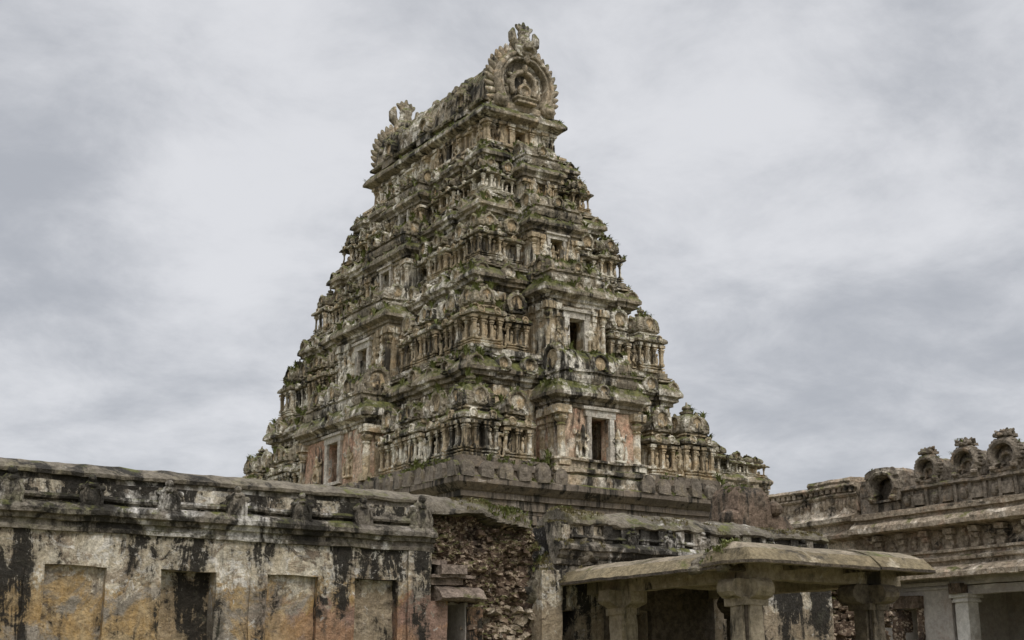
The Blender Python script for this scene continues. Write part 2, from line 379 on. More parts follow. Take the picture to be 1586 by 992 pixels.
def shala(w, d, h, seed):
    mb = MB(); lower(mb, w, d, h, seed)
    mb.strip(-w/2+.12, w/2-.12, barrel_prof(d/2-.08, .69*h, .24*h))
    for k, x in ((0, 0), (0, -w*.28), (0, w*.28)):
        mb.M = Matrix.Translation((x, -d/2+.06, .68*h)); kudu(mb, (.27 if x == 0 else .2)*h, .09, x == 0)
    for sx in (-1, 1):
        mb.M = Matrix.Translation((sx*(w/2-.1), 0, .67*h)) @ Matrix.Rotation(R(90*sx), 4, 'Z'); kudu(mb, .36*h, .1)
    mb.M = Matrix()
    for i in range(3): mb.lathe(-w*.25+w*.25*i, 0, [(.06,.92*h),(.075,.95*h),(.03,.97*h),(.05,1.0*h),(.01,1.06*h)], 7)
    return mb

def figure(kind):
    """standing temple guardian in relief, 1 m tall, facing -y"""
    mb = MB(); s = 1 if kind % 2 == 0 else -1
    hip = (.03*s, 0, .47)
    mb.tube([(.07*s,-.02,.03),(.075*s,-.01,.25),(.07*s,0,.47)], [.05,.052,.085])
    if kind < 2: mb.tube([(-.10*s,-.06,.03),(-.13*s,-.09,.25),(-.03*s,-.01,.47)], [.045,.055,.085])
    else: mb.tube([(.05*s,-.10,.06),(-.16*s,-.11,.24),(-.04*s,-.01,.47)], [.045,.055,.085])
    mb.ell((.02*s,0,.47), (.125,.085,.09)); mb.ell((.0,0,.56), (.085,.07,.09)); mb.ell((-.02*s,-.01,.67), (.125,.08,.095))
    mb.tube([(-.02*s,-.01,.72),(-.03*s,-.02,.79)], [.04,.04]); mb.ell((-.03*s,-.03,.81), (.062,.066,.075))
    mb.lathe(-.03*s, -.02, [(.075,.84),(.07,.88),(.045,.93),(.05,.95),(.012,1.02)], 8)
    mb.ell((-.095*s,-.01,.80), (.02,.03,.04)); mb.ell((.035*s,-.01,.80), (.02,.03,.04))
    mb.tube([(-.14*s,0,.71),(-.24*s,-.03,.59),(-.13*s,-.08,.50)], [.04,.034,.03])
    mb.tube([(.11*s,0,.71),(.21*s,-.04,.62),(.20*s,-.10,.80)], [.04,.034,.028])
    mb.tube([(.13*s,.02,.70),(.26*s,.02,.72),(.29*s,.0,.86)], [.035,.03,.026])
    mb.tube([(.22*s,-.06,.05),(.22*s,-.07,.48)], [.055,.035])
    for x in (-.16, .15): mb.tube([(x,.02,.5),(x*1.3,.03,.3),(x*1.15,.03,.12)], [.02,.028,.015])
    mb.box(-.2, .2, -.13, .08, -.03, .035)
    mb.box(-.2, .2, .04, .10, 0, .78)
    return remeshed(mb, 'guardian_figure', .022)
FIG = [figure(i) for i in range(3)]
for f in FIG: f.materials.append(M['tbody'])

def monster(seed=0):
    """lion-mask finial with horns and leaf crest, about 1.3 m tall, facing -y"""
    mb = MB()
    mb.ell((0,0,.28), (.42,.34,.30)); mb.ell((0,-.26,.30), (.22,.22,.16)); mb.ell((0,-.36,.20), (.17,.14,.07))
    for s in (-1, 1):
        mb.ell((s*.17,-.28,.44), (.09,.1,.09)); mb.ell((s*.3,-.16,.2), (.13,.2,.13))
        mb.tube([(s*.30,-.02,.35),(s*.47,-.03,.52),(s*.49,-.02,.76),(s*.42,0,.98)], [.13,.165,.15,.05])
        mb.tube([(s*.2,-.1,.15),(s*.33,-.2,.02),(s*.45,-.16,.1)], [.09,.07,.05])
    mb.ell((0,-.02,.60), (.26,.22,.22)); mb.ell((0,-.16,.58), (.12,.14,.14)); mb.ell((0,0,.84), (.25,.2,.16))
    for i in range(5):
        a = R(-56+28*i); mb.ell((math.sin(a)*.29, 0.03*(i % 2)-.02, .93+math.cos(a)*.15), (.085,.085,.17), 8, 6, Matrix.Rotation(a*.8, 3, 'Y'))
    mb.ell((0,0,1.12), (.085,.085,.2)); mb.box(-.3, .3, -.22, .22, -.08, .12)
    return remeshed(mb, 'lion_mask_finial', .028)
MON = monster()

# ------------------------------------------------------------------ the temple tower
CX, CY = 23.134, 38.644
LIP = [(8.30,4.91,6.79),(7.19,3.93,10.21),(6.21,3.14,13.35),(5.34,2.47,15.97),(4.63,1.92,18.05),(4.35,1.66,19.74)]
ZB = [0, 7.55, 11.0, 14.05, 16.6, 18.55]
tower = thing('temple_tower', 'tall weathered gateway tower with tiers of mossy carved shrines and a barrel roof', 'temple tower', (CX, CY, 0))
def kap(z, hgt, oh, plinth):
    """eave profile from the lip height: soffit, lip, curved back, plinth above"""
    s = hgt
    return [(-oh-.05,z-.42),(-oh,z-.40),(-oh,z-.30),(-oh+.08,z-.28),(-oh+.08,z-.18),(-oh+.22,z-.15),(-oh+.22,z-.05),(-.02,z-.01),(0,z),(.005,z+.10),
            (-.04,z+.10+s*.22),(-.12,z+.1+s*.5),(-.25,z+.1+s*.72),(-oh+.02,z+.1+s*.80),(-oh,z+.1+s*.86),(-oh+.12,z+.1+s*.9),(-oh+.12,z+.1+s*1.02),(-oh+.02,z+.1+s*1.04),(-oh+.02,z+.1+s*1.12),(-oh+.08,z+.1+s*1.14),(-oh+.08,z+.1+s*1.24),(-oh-.03,z+.1+s*1.26),(-oh-.03,plinth)]
ROUGH = (.22, .035, 1.7)

KUD = []
for i in range(3):
    mb = MB(); mb.mi = 1; kudu(mb, 1.0, .2)
    me = mb.mesh('kudu_arch', (.16,.022,3,i), True); [me.materials.append(q) for q in TR]; KUD.append(me)
def place_kudu(parent, x, y, z, s, rz):
    return put('arch_ornament', random.choice(KUD), None, parent, (x,y,z), rz+random.uniform(-.06,.06), (s*random.uniform(.85,1.12),s*random.uniform(.8,1.3),s*random.uniform(.78,1.1)))
LFT = R(-90)

def core(k):
    """storey block with cross passages behind the windows, pilasters on the wall"""
    A, B, zl = LIP[k]; a, b = A-.37, B-.37; z0, z1 = ZB[k]-.05, zl-.36
    return a, b, z0, z1

DOOR = {1:(.66,7.78,9.02,.66), 2:(.56,11.22,12.24,.6), 3:(.5,14.2,15.05,.52), 4:(.42,16.75,17.4,.44)}
FRONT = {1:(8.0,4.58), 2:(6.9,3.63), 3:(5.9,2.84), 4:(5.06,2.2)}
KW = {1:1.15, 2:1.02, 3:.88, 4:.74}
SH = {1:2.16, 2:1.96, 3:1.6, 4:1.25}
BAYS = {1:(1.38,2.28,9.55), 2:(1.03,1.72,12.95), 3:(.86,1.42,15.43), 4:(.62,1.15,17.52)}
LAYS = {1:[('p',2.62,.95)], 2:[('p',1.92,.8)], 3:[('p',1.46,.66)], 4:[('p',1.06,.5)]}
LAYL = {1:[('p',3.15,.95),('s',4.62,1.55),('p',6.10,.95)], 2:[('p',2.5,.85),('s',3.85,1.35),('p',5.25,.85)],
        3:[('p',2.05,.72),('s',3.15,1.15),('p',4.35,.75)], 4:[('p',1.65,.58),('s',2.6,.95),('p',3.68,.62)]}

# plain granite storey under the first eave
mb = MB(); A, B, z = LIP[0]
mb.ring(B-.5, A-.5, [(.35,0),(.35,.9),(.2,1.0),(.3,1.3),(.06,1.4),(.06,6.0)])
mb.ring(B-.5, A-.5, [(.06,5.55),(.06,5.68),(.12,5.7),(.12,5.78),(.04,5.8),(.04,6.06),(.10,6.08),(.10,6.16),(.16,6.18),(.16,6.42),(.24,6.44),(.24,6.6)])
mb.ring(B, A, [(-.35,6.55),(-.2,6.62),(-.02,z-.02),(0,z),(.0,z+.15),(-.06,z+.2),(-.16,z+.3),(-.16,7.2),(-.1,7.22),(-.1,7.4),(-.3,7.42),(-.3,7.56)])
for i in range(34):
    y = -A+.5+i*(2*A-1)/33; mb.box(-B+.315, -B+.5, y-.23, y+.23, 5.81, 6.05)
for i in range(20):
    x = -B+.5+i*(2*B-1)/19; mb.box(x-.22, x+.22, -A+.315, -A+.5, 5.81, 6.05)
for i in range(9):
    y = -A+.8+i*(2*A-1.6)/8; mb.box(-B+.35, -B+.6, y-.2, y+.2, 1.3, 5.3); mb.box(-B+.27, -B+.6, y-.34, y+.34, 4.9, 5.05); mb.box(-B+.22, -B+.6, y-.42, y+.42, 5.12, 5.3); mb.box(-B+.3, -B+.6, y-.26, y+.26, 5.3, 5.56)
for i in range(6):
    x = -B+.8+i*(2*B-1.6)/5; mb.box(x-.2, x+.2, -A+.35, -A+.6, 1.3, 5.3); mb.box(x-.34, x+.34, -A+.27, -A+.6, 4.9, 5.05); mb.box(x-.42, x+.42, -A+.22, -A+.6, 5.12, 5.3); mb.box(x-.26, x+.26, -A+.3, -A+.6, 5.3, 5.56)
base = put('base', mb.mesh('base', (.35,.014,1.3)), M['granite'], tower, (0,0,0))
slabs = []
for i in range(2):
    mb = MB(); mb.M = Matrix()
    pr = [(-.22,0),(.22,0),(.23,.34),(.17,.47),(.06,.55),(-.06,.55),(-.17,.47),(-.23,.34)]
    vs = [(x,-.12,z) for x,z in pr]+[(x,.08,z) for x,z in pr]; n = 8
    mb.add(vs, [(0,1,2,3,4,5,6,7),(15,14,13,12,11,10,9,8)]+[(j,j+8,(j+1)%8+8,(j+1)%8) for j in range(8)])
    if i: mb.ell((0,-.09,.3), (.13,.06,.16), 8, 6)
    me = mb.mesh('parapet_slab', (.12,.02,2.5,i)); me.materials.append(M['slab']); slabs.append(me)
z = LIP[0][2]+.15
for i in range(27):
    y = -A+.3+i*(2*A-.6)/26
    if random.random() < .9: put('parapet_slab', random.choice(slabs), None, base, (-B+.09+random.uniform(-.03,.03), y, z), LFT+random.uniform(-.1,.1), (random.uniform(.8,1.05),1,random.uniform(.75,1.05)))
for i in range(16):
    x = -B+.3+i*(2*B-.6)/15
    if abs(x) < 1.4: continue
    put('parapet_slab', random.choice(slabs), None, base, (x, -A+.09+random.uniform(-.03,.03), z), random.uniform(-.1,.1), (random.uniform(.8,1.05),1,random.uniform(.75,1.05)))
mb = MB(); mb.ring(1.75, .5, [(0,6.9),(0,7.25),(-.05,7.3),(.06,7.34),(.06,7.46),(-.08,7.5),(-.08,7.66),(.02,7.68),(.02,7.74)], 0, -A+.55)
put('window_plinth', mb.mesh('window_plinth', (.2,.03,2)), M['tower'], base, (0,0,0))

def bay(k, side, tier):
    """projecting window bay: jamb walls round a real opening, columns, eave, plinth and a small barrel roof"""
    A, B, zl = LIP[k]; fa, fb = FRONT[k]; dw, dz0, dz1, _ = DOOR[k]
    hw = BAYS[k][0 if side == 'S' else 1]; lip = BAYS[k][2]
    fr = (fa+.03) if side == 'S' else (fb-.05)                      # distance of the face from the axis
    inner = (A-.37) if side == 'S' else (B-.37)
    rz = 0 if side == 'S' else LFT
    if side == 'L': dw = dw*1.15
    z0 = ZB[k]-.02; top = lip-.3; D = fr-inner+.05
    zs = dz0-.03
    panel = MB()                                                    # local: face at y=0, depth towards +y
    th = min(.34, D*.6)
    panel.box(-hw, -dw/2, 0, th, z0, top); panel.box(dw/2, hw, 0, th, z0, top)
    panel.box(-dw/2, dw/2, 0.002, th, z0, zs); panel.box(-dw/2, dw/2, 0.002, th, dz1, top)
    panel.box(-hw, -hw+.15, th, D, z0, top); panel.box(hw-.15, hw, th, D, z0, top); panel.box(-hw+.15, hw-.15, th, D, top-.1, top); panel.box(-hw+.15, hw-.15, th, D, z0, zs)
    loc = (0, -fr, 0) if side == 'S' else (-fr, 0, 0)
    pm = panel.mesh('window_bay', (.25,.018,2.2,k))
    w = put('window_bay', pm, M['salmon'] if k == 1 else M['tbody'], tier, loc, rz)
    f = MB(); t = .17 if k < 3 else .11
    f.box(-dw/2-t, -dw/2, -.09, .1, zs, dz1); f.box(dw/2, dw/2+t, -.09, .1, zs, dz1); f.box(-dw/2-t*1.3, dw/2+t*1.3, -.1, .1, dz1, dz1+t*1.2)
    f.box(-dw/2-t*1.5, dw/2+t*1.5, -.14, .1, zs-.1, zs); f.box(-dw/2-t*1.8, dw/2+t*1.8, -.16, .05, dz1+t*1.2, dz1+t*1.7)
    put('window_frame', f.mesh('window_frame', (.2,.012,3,k)), M['frame'], tier, loc, rz)
    c = MB(); cw = .2 if k == 1 else .17-.015*k
    for s in (-1, 1):
        column(c, s*(hw-.02), -.02, z0, top, cw*1.25, True); (column(c, s*(hw-cw*2.6), -.02, z0, top, cw*.8, False) if k > 1 else None)
        if side == 'L' and k == 2: column(c, s*(hw*.62), -.02, z0, top, cw*.8, True)
        for q in (.33, .66): column(c, s*(hw-.02), D*q, z0, top, cw*.9, False)
    c.ring(hw+.04, D/2, [(-.02,z0-.25),(.1,z0-.24),(.1,z0-.1),(.02,z0-.08),(.02,z0-.02),(.08,z0),(.08,z0+.07),(-.02,z0+.09)], 0, D/2)
    put('bay_columns', c.mesh('bay_columns', (.15,.012,3,k)), M['tbody'], tier, loc, rz)
    e = MB(); hh = {1:.42,2:.36,3:.3,4:.24}[k]; oh = .32 if k < 3 else .25
    bar = {1:(11.05,.4),2:(14.1,.34),3:(16.55,.27),4:(18.55,.22)}[k]
    pz = lip+.1+hh*1.1+.02; s2 = .84
    e.ring(hw, D/2, [(0,top-.02),(.05,top),(.05,top+.1),(.12,top+.12),(.12,top+.2),(oh-.03,lip-.02),(oh,lip),(oh+.005,lip+.09),(oh-.05,lip+.1+hh*.3),(oh-.15,lip+.1+hh*.6),(.1,lip+.1+hh*.85),(.0,lip+.1+hh*.95)], 0, D/2)
    e.ring(hw*s2, D/2, [(.12,pz-.14),(.16,pz-.02),(.16,pz+.08),(.08,pz+.1),(.08,pz+.16),(.14,pz+.18),(.14,pz+.24),(-.02,pz+.26)], 0, D/2-.02)
    put('bay_eave', e.mesh('bay_eave', (.18,.025,2.2,k)), M['troof'], tier, loc, rz)
    r = MB(); r.mi = 1; bz = pz+.24; bh = max(.25, bar[0]-bz)
    r.strip(-hw*s2, hw*s2, [(y+D/2-.05, zz) for y, zz in barrel_prof(min(D/2+.02,.6), bz, bh)])
    n = max(3, int(hw*2/.5)); 
    for i in range(n+1):
        x = -hw*s2+2*hw*s2*i/n
        r.strip(x-.05, x+.05, [(y+D/2-.05, zz) for y, zz in barrel_prof(min(D/2+.06,.64), bz, bh+.04)])
    for s in (-1, 1):
        r.M = Matrix.Translation((s*(hw*s2+.03), D/2-.05, bz-.05)) @ Matrix.Rotation(R(90*s), 4, 'Z'); kudu(r, bh*1.45, .1)
    for x in ((0,) if side == 'S' else (0,-hw*.5,hw*.5)):
        r.M = Matrix.Translation((x, D/2-.05-min(D/2+.02,.6)-.05, bz-.05)); kudu(r, bh*.95, .1)
    r.M = Matrix()
    put('barrel_shrine', r.mesh('barrel_shrine', (.14,.025,2.6,k)), TR, tier, loc, rz)
    ke = .5 if k < 3 else .36                                       # ornaments on the bay eave
    for x in ([0] if side == 'S' else [-hw*.55, 0, hw*.55]):
        p = (x, -fr-oh+.1, lip+.06) if side == 'S' else (-fr-oh+.1, x, lip+.06)
        place_kudu(tier, *p, ke*.8, rz)
    # guardians beside the window
    fh = (dz1-dz0)*(.8 if k == 1 else .95)
    xs = [(dw/2+t+ (hw-cw*2.8-dw/2-t)/2)*s for s in (-1, 1)]
    if side == 'L' and k == 2: xs += [s*hw*.78 for s in (-1, 1)]
    for j, x in enumerate(xs):
        p = (x, -fr-.06, dz0) if side == 'S' else (-fr-.06, x, dz0)
        put('guardian_figure', FIG[(j+k) % 3], None, tier, p, rz, (fh,fh*.9,fh))
    if k in (3, 4) and side == 'S':                                 # a seated image fills these openings
        put('niche_image', FIG[2], None, tier, (0,-fr+.12,dz0), 0, ((dz1-dz0)*.85,)*3)

for k in range(1, 5):
    a, b, z0, z1 = core(k); A, B, zl = LIP[k]; OH = .32; fa, fb = FRONT[k]; dw, dz0, dz1, _ = DOOR[k]
    mb = MB(); g2 = min(dw/2+.5, b*.6); gl = dw*.58+.6
    for sx in (-1, 1):
        for sy in (-1, 1): mb.box(*sorted((sx*g2, sx*b)), *sorted((sy*gl, sy*a)), z0, z1)
    mb.box(-b+.01, b-.01, -a+.01, a-.01, z0, dz0-.035); mb.box(-b+.01, b-.01, -a+.01, a-.01, dz1+.01, z1-.01)
    mb.box(-b*.62, b*.62, -a*.5, a*.5, z0, z1-.02)
    for i in range(int(2*a/.62)+1):                                 # pilasters with bracket capitals on the wall behind the shrines
        y = -a+.14+i*(2*a-.28)/int(2*a/.62); column(mb, -b-.02, y, z0+.1, z1+.02, .15, i % 3 == 0)
    for i in range(int(2*b/.6)+1):
        x = -b+.14+i*(2*b-.28)/int(2*b/.6); column(mb, x, -a-.02, z0+.1, z1+.02, .15, i % 3 == 0)
    tier = put('tier', mb.mesh('tier', (.3,.015,1.5,k)), M['tbody'], tower, (0,0,0))
    hgt = {1:.42,2:.38,3:.34,4:.3}[k]
    e = MB(); e.ring(B-.06, A-.06, kap(zl, hgt, OH, ZB[k+1]))
    for q in ([-A+.5, A-.5]+[sg*yy for _, yy, ww in LAYL[k] for sg in (-1, 1) if _ == 's']):    # the eave steps out over the corner and long shrines
        hl = .55 if abs(q) > A-.6 else .62; e.ring(.55, hl, [(o, zz+.006) for o, zz in kap(zl, hgt, OH, ZB[k+1]+.02)], -B+.5, q)
    for q in (-B+.5, B-.5):
        if B > 1.8: e.ring(.5, .55, [(o, zz+.003) for o, zz in kap(zl, hgt, OH, ZB[k+1]+.01)], q, -A+.5)
    for i in range(int(2*A/.42)+1):                                 # a row of small worn beasts above the lip
        y = -A+.25+i*(2*A-.5)/int(2*A/.42); 
        if random.random() < .8: e.ell((-B+.42, y, zl+.1+hgt*1.12), (.12,.11,random.uniform(.1,.19)), 7, 5)
    for i in range(int(2*B/.42)+1):
        x = -B+.25+i*(2*B-.5)/int(2*B/.42); 
        if random.random() < .8: e.ell((x, -A+.42, zl+.1+hgt*1.12), (.11,.12,random.uniform(.1,.19)), 7, 5)
    put('eave', e.mesh('eave', (.2,.03,1.9,k)), M['troof'], tier, (0,0,0))
    sp = {1:.98,2:.90,3:.84,4:.76}[k]; ks = {1:.54,2:.49,3:.44,4:.38}[k]
    n = int(2*A/sp); bl = BAYS[k][1]
    for i in range(n+1):
        y = -A+.3+i*(2*A-.6)/n
        if random.random() < .93: place_kudu(tier, -B+.1, y, zl+.05, ks, LFT)
    n = int(2*B/sp)
    for i in range(n+1):
        x = -B+.3+i*(2*B-.6)/n; place_kudu(tier, x, -A+.1, zl+.05, ks, 0)
    # miniature shrines
    w, h = KW[k], SH[k]; zb = ZB[k]
    km = [kuta(w, h, k*10+i).mesh('corner_shrine', (.11,.02,3.2,i+k)) for i in range(2)]
    for i, (x, y) in enumerate(((-fb+w/2+.06, -fa+w/2+.06), (fb-w/2-.1, -fa+w/2+.06), (-fb+w/2+.06, fa-w/2-.1))):
        put('corner_shrine', km[i % 2], TR, tier, (x,y,zb), 0)
    dS = fa-a+.15; dL = fb-b+.15
    cache = {}
    def sh(kind, ww, d, v):
        key = (kind, ww, round(d,2), v)
        if key not in cache: cache[key] = (panjara if kind == 'p' else shala)(ww, d, h*(.96 if kind == 'p' else 1.0), k*7+v).mesh('narrow_shrine' if kind == 'p' else 'long_shrine', (.11,.02,3.2,v+k))
        return cache[key]
    for s in (-1, 1):
        for j, (kind, x, ww) in enumerate(LAYS[k]):
            put('narrow_shrine', sh(kind, ww, dS, (s+1)//2), TR, tier, (s*x, -fa+.22+dS/2, zb), 0, (1,1,random.uniform(.95,1.02)))
        for j, (kind, y, ww) in enumerate(LAYL[k]):
            put('narrow_shrine' if kind == 'p' else 'long_shrine', sh(kind, ww, dL, j % 2), TR, tier, (-fb+(.24 if kind == 'p' else .12)+dL/2, s*y, zb), LFT, (1,1,random.uniform(.95,1.02)))
    # standing figures between the shrines
    ys = sorted([y for _, y, _ in LAYL[k]]+[fa-w/2]); 
    for s in (-1, 1):
        for q0, q1 in zip(ys, ys[1:]):
            put('guardian_figure', random.choice(FIG), None, tier, (-fb+.3, s*(q0+q1)/2+.02, zb+.1), LFT, (h*.42,)*3)
    xs = [LAYS[k][0][1], fb-w/2]
    for s in (-1, 1): put('guardian_figure', random.choice(FIG), None, tier, (s*(xs[0]+xs[1])/2, -fa+.3, zb+.1), 0, (h*.42,)*3)
    bay(k, 'S', tier); bay(k, 'L', tier)

# neck storey under the roof
A, B, z = LIP[5]; a, b = A-.4, B-.38
mb = MB(); z0 = 18.5
for sx in (-1, 1):
    mb.box(*sorted((sx*.2, sx*b)), -a, a, z0, z-.2)
mb.box(-.3, .3, -a+.9, a-.9, z0, z-.2); mb.box(-.3, .3, -a+.01, a-.01, z0, 18.85); mb.box(-.3, .3, -a+.01, a-.01, 19.42, z-.2)
mb.ring(b, a, [(.42,18.4),(.42,18.5),(.3,18.52),(.3,18.6),(.36,18.62),(.36,18.7),(.2,18.72),(.2,18.8),(.0,18.82)])
for y in [-a+.1+i*(2*a-.2)/10 for i in range(11)]: column(mb, -b-.02, y, 18.8, z-.18, .17, int(y*10) % 2 == 0)
for x in (-b+.02, -b+.35, -.42, .42, b-.35, b-.02): column(mb, x, -a-.02, 18.8, z-.18, .15, abs(x) > .6)
for y in (-1.6, 1.2, -2.9, 2.6): mb.box(-b-.1, -b+.1, y-.28, y-.2, 18.8, 19.4); mb.box(-b-.1, -b+.1, y+.2, y+.28, 18.8, 19.4); mb.box(-b-.14, -b+.1, y-.34, y+.34, 19.4, 19.48)
neck = put('neck_storey', mb.mesh('neck_storey', (.25,.015,2)), M['tbody'], tower, (0,0,0))
mb = MB(); mb.ring(B, A, [(-.42,z-.24),(-.3,z-.22),(-.3,z-.12),(-.02,z-.02),(0,z),(.0,z+.09),(-.05,z+.18),(-.14,z+.27),(-.2,z+.29),(-.2,z+.36),(-.34,z+.38)])
put('eave', mb.mesh('eave', (.18,.025,2)), M['troof'], neck, (0,0,0))
for s in (-1, 1):
    for x in (-b+.18, b-.18): put('guardian_figure', FIG[0], None, neck, (x, -a-.1, 18.82), 0, (.75,.75,.75))
for y in (-3.6, -2.2, -.9, 0.3, 2.0, 3.4): put('guardian_figure', random.choice(FIG), None, neck, (-b-.1, y, 18.82), LFT, (.72,)*3)

# barrel roof with horseshoe gables and lion-mask finials
ZR = 20.08; HW = 1.32
mb = MB(); LEN = 4.05
prof = [(HW*(1+.12*math.sin(math.pi*i/20))*math.cos(math.pi*i/20), ZR+2.0*math.sin(math.pi*i/20)**.8) for i in range(21)]
mb.stripy(-LEN, LEN, prof)
for i in range(13):
    y = -LEN+.3+i*(2*LEN-.6)/12
    mb.stripy(y-.06, y+.06, [(x*1.035, ZR+(zz-ZR)*1.02) for x, zz in prof])
for zz, e in ((ZR+1.72, .05), (ZR+.22, .06)):
    mb.stripy(-LEN, LEN, [(x*(1+e*.7), q) for x, q in [(-HW*1.1*max(.35,math.cos(math.asin(min(1,((zz-ZR)/2.0)**1.25)))), zz-.07), (-HW*1.13*max(.35,math.cos(math.asin(min(1,((zz-ZR)/2.0)**1.25)))), zz), (-HW*1.08*max(.35,math.cos(math.asin(min(1,((zz-ZR)/2.0)**1.25)))), zz+.07), (0, zz+.05), (0, zz-.05)]])
mb.box(-.2, .2, -LEN, LEN, ZR+1.93, ZR+2.12); mb.box(-.42, .42, -LEN, LEN, ZR+1.86, ZR+1.99); mb.box(-.66, .66, -LEN, LEN, ZR+1.74, ZR+1.84)
for i in range(46):                                                 # foliage scrolls carved on the flanks
    y = random.uniform(-LEN+.3, LEN-.3); t = random.uniform(.4, .85)
    x = -HW*(1+.12*math.sin(t))*math.cos(t); zz = ZR+2.0*math.sin(t)**.8
    mb.ell((x, y, zz), (.12,random.uniform(.08,.2),random.uniform(.1,.22)), 8, 5)
roof = put('barrel_roof', mb.mesh('barrel_roof', (.18,.022,2.4)), M['troof'], tower, (0,0,0))
for i, y in enumerate((-2.6, 0, 2.6)):
    d = MB(); d.mi = 1; d.M = Matrix.Translation((0,0,0)); d.box(-.42, .42, -.12, .7, 0, .2); d.box(-.34, .34, -.06, .7, .2, .34)
    d.M = Matrix.Translation((0,0,.3)); kudu(d, .72, .14); d.M = Matrix()
    d.stripy(0, .7, [(x, q+.3) for x, q in barrel_prof(.26, .06, .48)])
    put('roof_dormer', d.mesh('roof_dormer', (.14,.02,2.4,i)), TR, roof, (-HW*1.0-.1, y, ZR-.02), LFT)
for i in range(9):
    y = -LEN+.9+i*(2*LEN-1.8)/8
    st = MB(); hgt = random.choice((.16,.22,.34,.4)) if i not in (3, 6) else .5
    st.lathe(0, 0, [(.16,0),(.2,.06),(.1,.1),(.24,hgt*.55),(.22,hgt*.8),(.1,hgt)], 10)
    put('ridge_knob', st.mesh('ridge_knob', (.1,.03,4,i)), M['tower'], roof, (random.uniform(-.05,.05), y, ZR+2.06))
def leaf(mb, c, r, rot):
    n0 = len(mb.v); mb.ell((0,0,0), r, 8, 7)
    for i in range(n0, len(mb.v)):
        x, y, z = mb.v[i]; q = min(1, max(0, (z/r[2]+1)/2)); f = (1.15-.5*q**1.5); p = rot @ Vector((x*f, y*f, z)); mb.v[i] = (p.x+c[0], p.y+c[1], p.z+c[2])
def gable():
    mb = MB(); n = 40; a0, a1 = R(-38), R(218); cz = 1.0
    def loop(r, y): return [(r*math.cos(a0+(a1-a0)*i/n), y, cz+r*1.06*math.sin(a0+(a1-a0)*i/n)) for i in range(n+1)]
    def band(spec):
        L = [loop(r, y) for r, y in spec]; m = n+1
        fs = [(j*m+i, j*m+i+1, (j+1)*m+i+1, (j+1)*m+i) for j in range(len(L)-1) for i in range(n)]
        fs += [tuple(j*m+e for j in range(len(L))) for e in (0, n)]
        mb.add(sum(L, []), fs)
    band([(1.24,.4),(1.28,-.14),(1.20,-.24),(1.10,-.24),(1.07,-.14),(1.02,-.19),(.95,-.19),(.92,-.05),(.90,.22),(.90,.4)])
    band([(.60,.2),(.61,-.08),(.55,-.14),(.46,-.14),(.42,-.02),(.41,.3)])
    mb.mi = 2; vs = loop(1.15, .16); mb.add(vs, [tuple(range(len(vs)))[::-1]]); mb.mi = 0
    mb.box(-.95, .95, -.05, .3, .0, .28)
    for s in (-1, 1):                                               # scrolled feet, inner relief
        for r in (.27, .17): mb.M = Matrix.Translation((s*1.0, -.1, .26)) @ Matrix.Rotation(R(90), 4, 'X'); mb.lathe(0, 0, [(r,-.1),(r,.1+.1*(.27-r)*5)], 14); mb.M = Matrix()
        mb.ell((s*.62,0,1.05), (.1,.14,.16)); mb.ell((s*.55,0,1.35), (.13,.12,.1)); mb.ell((s*.68,.05,.75), (.09,.12,.2)); mb.box(s*.62-.2, s*.62+.2, -.03, .2, .88, .94)
    for i in range(26):                                             # beaded rim
        a = a0+(a1-a0)*(i+.5)/26; mb.ell((1.12*math.cos(a), -.2, cz+1.12*1.06*math.sin(a)), (.045,.05,.045), 6, 4)
    for i in range(27):                                             # flame leaves round the arch
        a = R(-36)+R(252)*i/26
        if 11 < i < 15: continue
        q = 1.37; leaf(mb, (q*math.cos(a), 0.03+.03*(i % 2), cz+q*1.06*math.sin(a)), (.135,.13,.27), Matrix.Rotation(math.pi/2-a-.55*math.cos(a), 3, 'Y'))
    mb.ring(.36, .17, [(.04,.26),(.04,.34),(0,.36),(0,.42),(.06,.44),(.06,.5),(-.04,.52)], 0, -.08)   # little shrine in the middle
    mb.M = Matrix.Translation((0,-.1,.5)); kudu(mb, .58, .1); mb.M = Matrix()
    mb.lathe(0, -.1, [(.07,1.02),(.1,1.08),(.04,1.12),(.07,1.17),(.015,1.26)], 8)
    mb.ell((0,-.12,1.66), (.10,.12,.2)); mb.ell((0,-.24,2.0), (.13,.1,.2)); mb.ell((0,-.2,2.18), (.26,.16,.12))
    return mb
gm = gable().mesh('gable', (.1,.018,3), True)
put('gable', gm, [M['tower'], M['troof'], M['ochre']], roof, (0,-LEN-.05,ZR-.04), 0, (.94,1,.95)); put('gable', gm, M['tower'], roof, (0,LEN+.05,ZR-.04), R(180), (.94,1,.95))
MON.materials.append(M['troof'])
put('lion_mask_finial', MON, None, roof, (0,-LEN-.1,ZR+2.0), 0, (.98,.95,1.0)); put('lion_mask_finial', MON, None, roof, (0,LEN+.05,ZR+2.0), R(180), (1.15,1.0,1.2))

